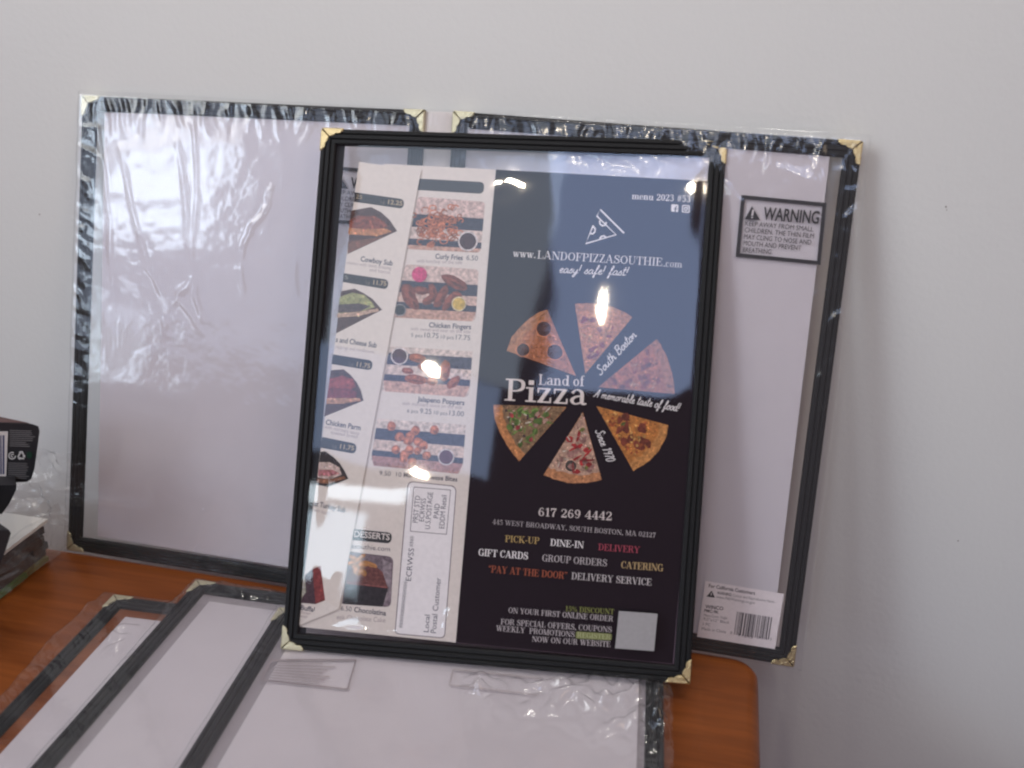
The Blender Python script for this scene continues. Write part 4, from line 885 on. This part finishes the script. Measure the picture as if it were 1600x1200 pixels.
# ================================================================== BACK COVER: double, still in its clear bag
bc = thing('double_menu_cover', BACK.mat(), 'wide two-panel black menu cover in a clear bag, leaning on the wall', 'menu cover')
LQ4 = [BACK.uv(106, 858), BACK.uv(615, 939.8), BACK.uv(664, 172.5), BACK.uv(129.5, 149.5)]
RQ4 = [BACK.uv(655.5, 946), BACK.uv(1240, 1041), BACK.uv(1348, 221), BACK.uv(709, 174)]
for Q in (LQ4, RQ4):
    binding(Q, bc, 9.2)
    for i in range(4): corner(Q, i, bc, M_BRASS if i in (1, 2) and Q is RQ4 else M_BRASS_PALE)
# inserts
pq = lambda P, n, *pts: [P.uv(x, y, n) for x, y in pts]
sheet('paper_insert', pq(BACK, -.001, (152.5, 838), (607, 912), (640, 186), (163.5, 176)), -0.0010, M_INSERT, bc)
sheet('paper_insert', pq(BACK, -.001, (672, 925), (1205, 1006), (1297, 240), (712, 196)), -0.0010, M_INSERT, bc)
for Q in (LQ4, RQ4):
    flat('clear_film', inset(Q, 0.0088), -0.0003, M_FILM_BACK, bc)
hq = [LQ4[1]+np.array([.0002, 0]), RQ4[0]-np.array([.0002, 0]), RQ4[3]-np.array([.0002, 0.0005]), LQ4[2]+np.array([.0002, -.0005])]
V = []; F = []
for j in range(2):
    for i in range(9):
        t = i/8; p = (1-t)*(hq[0] if j == 0 else hq[3])+t*(hq[1] if j == 0 else hq[2]); V.append((p[0], p[1], -0.0016+0.0016*math.sin(math.pi*t)+0.0003*math.sin(9*t)))
for i in range(8): F.append([i, i+1, i+10, i+9])
link('hinge', mesh('hinge', V, F), M_HINGE, bc, True)

def bag(name, plane, u0, u1, v0, v1, du, creases, parent, n0=1.5, seed=1, low=0.5, mat=None, skirt=(1, 1, 1, 1), crumples=()):
    us = np.arange(u0, u1+du, du); vs = np.arange(v0, v1+du, du); X, Y = np.meshgrid(us, vs)
    rng = np.random.RandomState(seed)
    h = lowfreq(X, Y, 6, 60, 160, low, rng)+lowfreq(X, Y, 6, 14, 34, low*0.07, rng)
    add_creases(h, X, Y, creases, du)
    for (cu, cv_, ru, rv, am) in crumples:
        msk = np.exp(-((X-cu)/ru)**2-((Y-cv_)/rv)**2)
        h += msk*am*(0.6+np.abs(lowfreq(X, Y, 7, 11, 26, 1.6, rng)))
    big = 50
    ed = np.minimum.reduce([(X-u0)+(0 if skirt[0] else big), (u1-X)+(0 if skirt[1] else big), (Y-v0)+(0 if skirt[2] else big), (v1-Y)+(0 if skirt[3] else big)])
    dr = np.clip(1-ed/2.6, 0, 1)**2*3.6
    wob = lowfreq(X, Y, 5, 12, 40, 0.9, rng)
    Z = np.maximum(n0+h, 1.08)-dr
    P = np.stack([(X+wob*0.5*(ed < 3))/1000, (Y+wob*0.4*(ed < 3))/1000, Z/1000], -1)
    return link(name, grid(name, P), mat or M_BAG, parent)
rng = np.random.RandomState(21); cr = []
mmB = lambda px, py: BACK.uv(px, py)*1000
def CB(a, b, w_, am): am = am*0.62; w_ = w_*1.25; p, q = mmB(*a), mmB(*b); cr.append((p[0], p[1], q[0], q[1], w_, am))
def edge_folds(a, b, n, dx, lmin, lmax, w0, w1, am, lean):
    """short folds across a bar: a, b pixel ends along the bar; dx unit pixel direction into the panel"""
    for i in range(n):
        t = (i+rng.uniform(.1, .9))/n; p = lerp(a, b, t); L = rng.uniform(lmin, lmax); s = rng.uniform(-lean, lean)
        q = (p[0]+dx[0]*L-dx[1]*L*s, p[1]+dx[1]*L+dx[0]*L*s)
        CB(p, q, rng.uniform(w0, w1), 1.05*am*rng.uniform(.4, 1.2)*rng.choice((1, 1, -.7)))
edge_folds((150, 152), (660, 173), 52, (0.06, 1), 26, 66, 1.2, 2.3, .55, .45)
edge_folds((715, 176), (1335, 221), 54, (0.06, 1), 24, 60, 1.2, 2.4, .5, .5)
edge_folds((128, 190), (108, 640), 30, (.75, .66), 16, 40, 1.2, 2.4, .6, .8)
edge_folds((108, 640), (106, 850), 6, (1, .3), 16, 30, 1.2, 2.2, .3, .5)
edge_folds((190, 882), (600, 945), 26, (0.05, -1), 16, 45, 1.2, 2.0, .5, .4)
edge_folds((1346, 260), (1300, 640), 24, (-.8, .55), 18, 50, 1.3, 2.8, .55, .7)
edge_folds((1300, 640), (1245, 1000), 14, (-.8, .5), 18, 40, 1.5, 2.8, .4, .7)
edge_folds((1235, 1036), (1100, 1015), 7, (-.3, -1), 14, 34, 1.5, 2.4, .3, .6)
# long creases of the left panel
CB((305, 180), (309, 300), 1.1, .5); CB((309, 300), (300, 430), 1.3, .4); CB((155, 200), (172, 330), 1.3, .6); CB((172, 330), (180, 470), 1.8, .4)
CB((188, 230), (232, 420), 1.4, .5); CB((232, 420), (262, 470), 1.4, .4); CB((280, 220), (300, 400), 1.6, .5)
CB((426, 290), (418, 325), 1.2, .6); CB((418, 325), (392, 362), 1.5, 1.0); CB((392, 362), (378, 400), 1.3, .6); CB((378, 400), (380, 470), 1.8, .45)
CB((300, 438), (275, 468), 2.0, .7); CB((305, 438), (315, 500), 1.6, .5); CB((282, 468), (318, 520), 1.4, .5); CB((205, 480), (190, 560), 3.0, .8); CB((172, 490), (180, 570), 3.0, .7); CB((256, 500), (262, 525), 1.6, .6)
CB((462, 400), (464, 470), 1.4, .3); CB((240, 750), (248, 810), 2.0, .5); CB((345, 760), (300, 870), 2.6, .7); CB((320, 800), (290, 890), 2.0, .6); CB((390, 800), (375, 880), 2.4, .6)
CB((160, 300), (330, 305), 6, .5); CB((170, 270), (300, 215), 9, .9); CB((160, 500), (215, 500), 8, .7)
# right panel
CB((1180, 250), (1300, 300), 2.0, .5); CB((1130, 285), (1162, 322), 1.2, .6); CB((1275, 250), (1300, 320), 2.4, .8); CB((1210, 300), (1302, 270), 5, .5); CB((1295, 380), (1265, 520), 2.2, .4); CB((760, 215), (860, 240), 2.0, .5); CB((900, 222), (1000, 262), 2.2, .6); CB((1000, 225), (1090, 262), 2.0, .5); CB((1240, 430), (1210, 600), 3, .3)
bag_o = bag('plastic_bag', BACK, -3.5, 489.5, -2.5, 307.0, 0.85, cr, bc, seed=4, low=0.30)
# warning prints on the bag
def warning(P, quad, sc_):
    """quad tl,tr,br,bl pixels; black frame, triangle, heading and five lines"""
    K = (.020, .018, .022); q = [np.array(p, float) for p in quad]
    def at(a, b): return (1-a)*(1-b)*q[0]+a*(1-b)*q[1]+a*b*q[2]+(1-a)*b*q[3]
    f = .045; g = .062
    for r in ([(0, 0), (0, g), (1, g), (1, 0)], [(0, 1-g), (0, 1), (1, 1), (1, 1-g)], [(0, g), (0, 1-g), (f, 1-g), (f, g)], [(1-f, g), (1-f, 1-g), (1, 1-g), (1, g)]):
        P.ppoly([at(*x) for x in r], K)
    P.ppoly([at(.135, .165), at(.065, .385), at(.245, .375)], K)
    P.ppoly([at(.142, .22), at(.137, .32), at(.158, .32), at(.165, .22)], (.55, .5, .52)); P.ppoly([at(.14, .335), at(.14, .36), at(.158, .36), at(.158, .335)], (.55, .5, .52))
    sans(P, 'WARNING', at(.275, .36), at(.93, .345), 17.5*sc_, K, True)
    for i, (t, w_) in enumerate((('KEEP AWAY FROM SMALL', .875), ('CHILDREN. THE THIN FILM', .89), ('MAY CLING TO NOSE AND', .865), ('MOUTH AND PREVENT', .755), ('BREATHING.', .425))):
        sans(P, t, at(.075, .485+i*.107), at(w_, .478+i*.107), 7.0*sc_, K)
P = Print(BACK, 0.0004, 6e-6); warning(P, [(1158.5, 304.5), (1291.5, 317), (1282, 414), (1149.5, 401)], 1.0)
tag(P.build('warning_print', M_PRINT, bag_o))
P = Print(BACK, 0.0004, 6e-6); warning(P, [(516, 259), (641, 270), (633, 358), (508, 347)], .95)
P.build('warning_print', M_PRINT, bag_o)
# white product label low on the right panel
P = Print(BACK, 0.0005, 3e-6)
P.ppoly([(1102, 907.5), (1089, 996), (1210.5, 1016), (1225, 928)], (.74, .66, .67))
K = (.03, .027, .035); K2 = (.13, .11, .13)
z3 = lambda x, y: (1040+x*.15, 880+y*.15)
sans(P, 'For California Customers', z3(448, 250), z3(930, 330), 5.4, K, True)
P.ppoly([z3(480, 285), z3(425, 348), z3(515, 360)], K); P.ppoly([z3(474, 308), z3(468, 335), z3(480, 336), z3(484, 309)], (.6, .55, .55))
sans(P, 'WARNING:', z3(535, 322), z3(690, 345), 4.6, K, True); sans(P, 'Cancer and Reproductive Harm -', z3(700, 347), z3(1150, 420), 4.4, K2); sans(P, 'www.P65Warnings.ca.gov', z3(528, 362), z3(930, 428), 4.4, K2)
sans(P, 'WINCO', z3(412, 468), z3(600, 490), 5.4, K, True); sans(P, 'PMC-9K', z3(402, 506), z3(552, 528), 4.6, K, True); sans(P, 'Menu Cover Single', z3(398, 552), z3(640, 585), 4.2, K2); sans(P, '9.5"x12" Black', z3(392, 592), z3(665, 634), 4.4, K2); sans(P, '1 PC', z3(388, 645), z3(466, 657), 4.4, K2); sans(P, 'Made in China', z3(375, 695), z3(628, 730), 4.6, K2)
rb = random.Random(9); x = 745
while x < 1105:
    w_ = rb.choice((4, 4, 8, 8, 12, 16)); t = (x-745)/360
    a = z3(x, 505+t*58); b = z3(x+w_, 505+t*58+w_*.16); c = z3(x+w_-34, 742+t*52+w_*.16); d = z3(x-34, 742+t*52)
    P.ppoly([a, d, c, b], K if rb.random() < .4 else (.09, .08, .09)); x += w_+rb.choice((6, 6, 10, 14))
sans(P, '8', z3(674, 737), z3(690, 740), 4.4, K2); sans(P, '11642', z3(760, 762), z3(910, 786), 4.2, K2); sans(P, '01315', z3(950, 786), z3(1060, 800), 4.2, K2); sans(P, '3', z3(1085, 803), z3(1100, 806), 4.2, K2)
P.build('product_label', M_PRINT, bag_o)

# ================================================================== three bagged covers lying on the table
def ray_z(px, py, z):
    d = FWD+(px-800)/FOC*RGT+(600-py)/FOC*UPV; return CAM+d*((z-CAM[2])/d[2])
WC = 0.2337
GRP = 'bagged menu covers lying fanned out on the table'
def lying(tlpx, edgepx, z, label, folds, seed, loose=3.0, prints=(), crumples=()):
    a = ray_z(*tlpx, z); b = ray_z(*edgepx, z); d = (b-a)[:2]; d = d/np.linalg.norm(d)
    V_ = np.array([-d[0], -d[1], 0]); U_ = np.array([-d[1], d[0], 0])
    if U_[0] < 0: U_ = -U_
    pl = Plane((a[0], a[1], z-0.0011), U_, V_, (0, 0, 1))
    o = thing('menu_cover', pl.mat(), label, 'menu cover', GRP)
    Q = [np.array(p) for p in ((0, -HC), (WC, -HC), (WC, 0), (0, 0))]
    # slimmer build for the flat pile
    binding(Q, o, 9.6)
    for i in range(4): corner(Q, i, o, M_BRASS_PALE)
    sheet('paper_insert', [np.array(p) for p in ((.0175, -HC+.012), (WC-.0135, -HC+.012), (WC-.0135, -.0175), (.0175, -.0175))], -0.0010, M_INSERT, o)
    flat('clear_film', inset(Q, 0.0092), -0.0003, M_FILM_BACK, o)
    # grey backing board seen in the margin round the insert
    sheet('backing', inset(Q, 0.0092), -0.0022, M_BACKING, o)
    rg = np.random.RandomState(seed); c = []
    for i in range(folds):
        side_ = rg.choice(3, p=(.45, .3, .25))
        if side_ == 0: u, v = rg.uniform(0, WC*1000), 0; du_, dv = rg.uniform(-6, 6), -rg.uniform(8, 22)
        elif side_ == 1: u, v = 0, -rg.uniform(0, 160); du_, dv = rg.uniform(7, 16), -rg.uniform(3, 14)
        else: u, v = WC*1000, -rg.uniform(0, 120); du_, dv = -rg.uniform(7, 26), -rg.uniform(-6, 12)
        c.append((u, v, u+du_, v+dv, rg.uniform(.9, 2.0), rg.uniform(.25, .8)))
    for (p, q, w_, am) in prints:
        p, q = pl.uv(*p)*1000, pl.uv(*q)*1000; c.append((p[0], p[1], q[0], q[1], w_*1.25, am*1.5))
    cl = []
    for (p, ru, rv, am) in crumples: p = pl.uv(*p)*1000; cl.append((p[0], p[1], ru, rv, am))
    bg_ = bag('plastic_bag', pl, -loose, WC*1000+4, -HC*1000-3, 2.2, 0.8, c, o, seed=seed, low=0.5, n0=1.45, crumples=cl)
    return o, pl, bg_
M_BACKING = basic('grey_backing', (0.33, 0.29, 0.31), 0.6, noise=0.05, nscale=80)
lying((178, 929), (0, 1113), 0.0030, 'undermost of the bagged covers lying flat, its loose bag edge over the wood', 26, 31, loose=9.0,
      prints=[((100, 985), (20, 1070), 2.4, 2.2), ((140, 955), (60, 1035), 2.6, 2.0), ((190, 985), (172, 1015), 2.4, 1.9), ((205, 1000), (182, 1030), 2.4, 2.0), ((165, 935), (130, 965), 2.2, 1.8)],
      crumples=[((70, 1030), 6, 70, 0.9), ((190, 1005), 12, 16, 2.6)])
lying((307, 906), (47, 1197), 0.0062, 'bagged menu cover lying flat between the undermost and the topmost one', 34, 32, loose=3.0,
      prints=[((384, 932), (372, 955), 2.2, 1.9), ((300, 925), (250, 975), 2.0, 1.7), ((345, 915), (352, 930), 2.0, 1.7), ((425, 930), (418, 950), 2.2, 1.9), ((210, 1025), (196, 1045), 2.0, 1.6)],
      crumples=[((385, 935), 28, 10, 2.8), ((270, 950), 7, 40, 1.8)])
l3, pl3, bag3 = lying((436, 949), (277, 1200), 0.0094, 'topmost of the bagged covers lying flat, bright glints in its bag', 40, 33, loose=3.5,
      prints=[((752, 1072), (742, 1096), 2.2, 2.0), ((820, 1086), (900, 1080), 3.0, 2.6), ((880, 1108), (940, 1070), 3.2, 2.8), ((930, 1122), (1015, 1084), 3.0, 2.8), ((858, 1092), (938, 1116), 4.0, 2.4), ((928, 1160), (1045, 1116), 3.0, 3.0), ((956, 1092), (976, 1068), 2.2, 2.2), ((988, 1096), (1008, 1074), 2.2, 2.2), ((1000, 1150), (1052, 1140), 2.6, 2.4), ((1008, 1184), (1038, 1162), 2.6, 2.4), ((772, 1090), (760, 1122), 2.4, 1.6), ((1020, 1100), (1050, 1085), 2.2, 2.0), ((1015, 1125), (1048, 1110), 2.4, 2.2)],
      crumples=[((905, 1098), 42, 20, 4.6), ((1025, 1130), 16, 36, 4.6), ((752, 1085), 9, 14, 3.4), ((450, 960), 10, 10, 1.2)])
P = Print(pl3, 0.0004, 2e-6)
GY = (.30, .25, .26)
for q in ([(424, 1031), (556, 1031), (543, 1077), (408, 1062)],):
    for i in range(4): P.pline([q[i], q[(i+1) % 4]], 2.4, GY)
    for k in range(7):
        t = .14+k*.12; a, b = lerp(q[0], q[3], t), lerp(q[1], q[2], t); P.pline([lerp(a, b, .08), lerp(a, b, .55+.35*random.random())], 1.6, (.40, .34, .35))
P.build('warning_print', M_PRINT, bag3); P = Print(pl3, 0.0004, 2e-6)
q = [(708, 1046), (845, 1060), (840, 1086), (702, 1070)]
for i in (0, 2, 3): P.pline([q[i], q[(i+1) % 4]], 1.8, (.44, .38, .39))
P.build('warning_print', M_PRINT, bag3)

# ================================================================== things at the left edge
def plane_y(px, py, y):
    d = FWD+(px-800)/FOC*RGT+(600-py)/FOC*UPV; return CAM+d*((y-CAM[1])/d[1])
def prism(front, back):
    k = len(front); V = list(front)+list(back)
    return V, [list(range(k))[::-1], list(range(k, 2*k))]+[[i, (i+1) % k, (i+1) % k+k, i+k] for i in range(k)]
# bagged pack of black covers
M_PACK = basic('dark_pack', (0.016, 0.016, 0.017), 0.4, noise=0.4, nscale=120, bump=0.6, bscale=200, bdist=0.001)
M_GREEN = basic('green_strip', (0.055, 0.17, 0.015), 0.5); M_YEL = basic('yellow_strip', (0.17, 0.16, 0.025), 0.5)
M_WHITE = basic('white_sheet', (0.72, 0.70, 0.67), 0.6, noise=0.03, nscale=50)
pk = thing('wrapped_stack', Matrix.Translation((-0.50, -0.16, 0)), 'low stack of black covers in crumpled plastic with a green stripe below', 'stack')
org = np.array([-0.50, -0.16, 0.0])
_c = ray_z(74, 811, 0.0325)
x0, x1, ya, yb_ = -0.62, -0.392, -0.255, _c[1]+0.004
def boxm(name, x0, x1, y0, y1, z0, z1, mat, parent, org):
    V = [(x, y, z) for z in (z0, z1) for x, y in ((x0, y0), (x1, y0), (x1, y1), (x0, y1))]
    F = [[3, 2, 1, 0], [4, 5, 6, 7], [0, 1, 5, 4], [1, 2, 6, 5], [2, 3, 7, 6], [3, 0, 4, 7]]
    return link(name, mesh(name, [np.array(v)-org for v in V], F), mat, parent)
for j in range(5):
    boxm('cover', x0, x1-random.uniform(0, .004), ya, yb_-random.uniform(0, .004), 0.004+j*.0052, 0.004+j*.0052+.0048, M_PACK, pk, org)
boxm('yellow_strip', x0, x1-.0008, -0.135, yb_-.004, 0.0004, 0.0036, M_YEL, pk, org); boxm('green_strip', x0, x1-.0008, ya, -0.1355, 0.0004, 0.0036, M_GREEN, pk, org)
def crumple(name, P0, eu, ev, nu, nv, amp, seed, mat, parent, org):
    rg = np.random.RandomState(seed); a, b = np.meshgrid(np.linspace(0, 1, nu), np.linspace(0, 1, nv))
    X, Y = a*np.linalg.norm(eu)*1000, b*np.linalg.norm(ev)*1000
    h = lowfreq(X, Y, 9, 10, 45, amp, rg); c = []
    for i in range(90):
        u, v = rg.uniform(0, X.max()), rg.uniform(0, Y.max()); an = rg.uniform(0, 6.3); L = rg.uniform(5, 25)
        c.append((u, v, u+L*math.cos(an), v+L*math.sin(an), rg.uniform(.8, 2.2), rg.uniform(-1, 1)*amp*.7))
    add_creases(h, X, Y, c, X[0, 1]-X[0, 0])
    n = np.cross(eu, ev); n = n/np.linalg.norm(n)
    Pm = P0+a[..., None]*eu+b[..., None]*ev+h[..., None]*n/1000-org
    return link(name, grid(name, Pm), mat, parent)
M_STK = film('stack_bag', 0.09, 1.8, haze=0.10, bump=0.9, bscale=160, bdist=0.003)
crumple('plastic_bag', np.array([-0.389, -0.26, 0.003]), np.array([0, 0.165, 0]), np.array([-0.004, 0, 0.031]), 170, 40, 3.2, 3, M_STK, pk, org)
crumple('plastic_bag', np.array([-0.475, -0.090, 0.010]), np.array([0.088, 0.004, 0]), np.array([0, 0.012, 0.052]), 100, 60, 5.0, 8, M_BAG_LOOSE, pk, org)
# white sheets on the pack
zt = 0.0325
ws = [ray_z(px, py, zt) for px, py in ((-90, 790), (-120, 900), (6, 862), (74, 811), (10, 801))]
V, F = prism([(p[0], p[1], zt-.0022) for p in ws], [(p[0], p[1], zt) for p in ws])
tag(link('paper_sheets', mesh('paper_sheets', V, F), M_WHITE), 'white paper sheets lying on the wrapped stack at the left edge', 'paper')
# black cartons
M_CARTON = basic('black_carton', (0.014, 0.013, 0.015), 0.45, noise=0.25, nscale=200, spec=0.4)
M_CARTOP = basic('carton_top', (0.10, 0.055, 0.052), 0.5, noise=0.1, nscale=60)
def carton(name, pix, y, depth, label, top=False):
    fr = [plane_y(px, py, y) for px, py in pix]; dv = np.array(depth)
    bk = [p+dv for p in fr]; V, F = prism(fr, bk)
    org = np.mean(fr, axis=0); o = thing(name, Matrix.Translation(org), label, 'box')
    link('carton_body', mesh('body', [np.array(v)-org for v in V], F), M_CARTON, o)
    return o, org, fr, dv
def ypr(P_y, org, parent, name, items, mat=None):
    """small printing on the upright face y = P_y"""
    V, F, Cc = [], [], []; n = P_y-0.0002
    for pts, col in items:
        k = len(V); V += [plane_y(px, py, n)-org for px, py in pts]; F.append(list(range(k, k+len(pts)))); Cc.append(col); n -= 6e-6
    me = mesh(name, V, F); at = me.color_attributes.new('ink', 'FLOAT_COLOR', 'CORNER'); buf = []
    for f, c in zip(F, Cc): buf += [*c, 1.0]*len(f)
    at.data.foreach_set('color', buf); return link(name, me, mat or M_PRINT, parent)
Y1 = -0.155
o, org1, fr, dv = carton('carton', [(-70, 659), (52, 663), (60, 666), (62, 674), (54, 732), (49, 748), (42, 753), (-70, 757)], Y1, (-0.050, 0.007, 0), 'black printed carton with recycling marks, topmost of the pile at the left edge')
tp = [fr[0]+dv*.02, fr[1]+dv*.04, fr[1]+dv*.97+np.array([-.002, 0, 0]), fr[0]+dv]
link('carton_top', mesh('top', [p+np.array([0, 0, .0004])-org1 for p in tp], [[0, 1, 2, 3]]), M_CARTOP, o)
it = []
rc = random.Random(4); G1 = (.16, .15, .15)
for k in range(9):
    yy = 672+k*3.0; it.append(([(15, yy), (15, yy+1.1), (15+rc.uniform(30, 40)-(k > 5)*8, yy+2.1), (15+rc.uniform(34, 42)-(k > 5)*8, yy+.9)], G1))
for k in range(9):
    yy = 723+k*2.9; it.append(([(13, yy), (13, yy+1.0), (13+rc.uniform(24, 33), yy+1.6), (13+rc.uniform(26, 33), yy+.6)], G1))
it.append(([(-60, 674), (-60, 749), (9.5, 748), (12.5, 674)], (.55, .50, .47)))
for k in range(12):
    x = -40+k*4; it.append(([(x, 680), (x, 741), (x+rc.choice((1.2, 2.2, 3)), 741), (x+rc.choice((1.2, 2.2, 3)), 680)], (.07, .07, .13)))
WM = (.52, .50, .48)
def ringpx(cx, cy, r, w_, a0=0, a1=360, n=14):
    return [([(cx+(r+s0)*math.cos(math.radians(a)), cy+(r+s0)*math.sin(math.radians(a))) for s0, a in ((-w_/2, t), (w_/2, t), (w_/2, t+(a1-a0)/n), (-w_/2, t+(a1-a0)/n))], WM) for t in [a0+(a1-a0)*i/n for i in range(n)]]
it += ringpx(19, 712, 5.2, 1.6, 0, 300)+ringpx(19.5, 712, 2.2, 1.3, 60, 330, 9)
tri = [(33.5, 703.5), (39.3, 716.5), (27.2, 716)]
for i in range(3):
    a, b = np.array(tri[i]), np.array(tri[(i+1) % 3]); e = (b-a); L = np.linalg.norm(e); e = e/L; n_ = np.array([-e[1], e[0]])
    p, q = a+e*L*.12, a+e*L*.66
    it.append(([tuple(p+n_*1.1), tuple(p-n_*1.1), tuple(q-n_*1.1), tuple(q+n_*1.1)], WM)); it.append(([tuple(q+n_*2.6), tuple(q-n_*2.6), tuple(q+e*3.6)], WM))
it.append(([(46+4.6*math.cos(a), 711+5.4*math.sin(a)) for a in np.linspace(0, 5.8, 14)], (.010, .035, .020)))
ypr(Y1, org1, o, 'carton_print', it)
o2, _, _, _ = carton('carton', [(-70, 759), (26, 758), (25, 766), (14, 788), (3, 803), (-70, 806)], -0.165, (-0.04, 0.045, 0), 'dark rounded carton under the printed black carton at the left edge')
o3, _, _, _ = carton('carton', [(-60, 829), (14, 828), (17, 833), (8, 862), (-4, 892), (-60, 896)], -0.215, (-0.06, 0.03, 0), 'small black carton standing on the white paper sheets, lowest of the cartons')
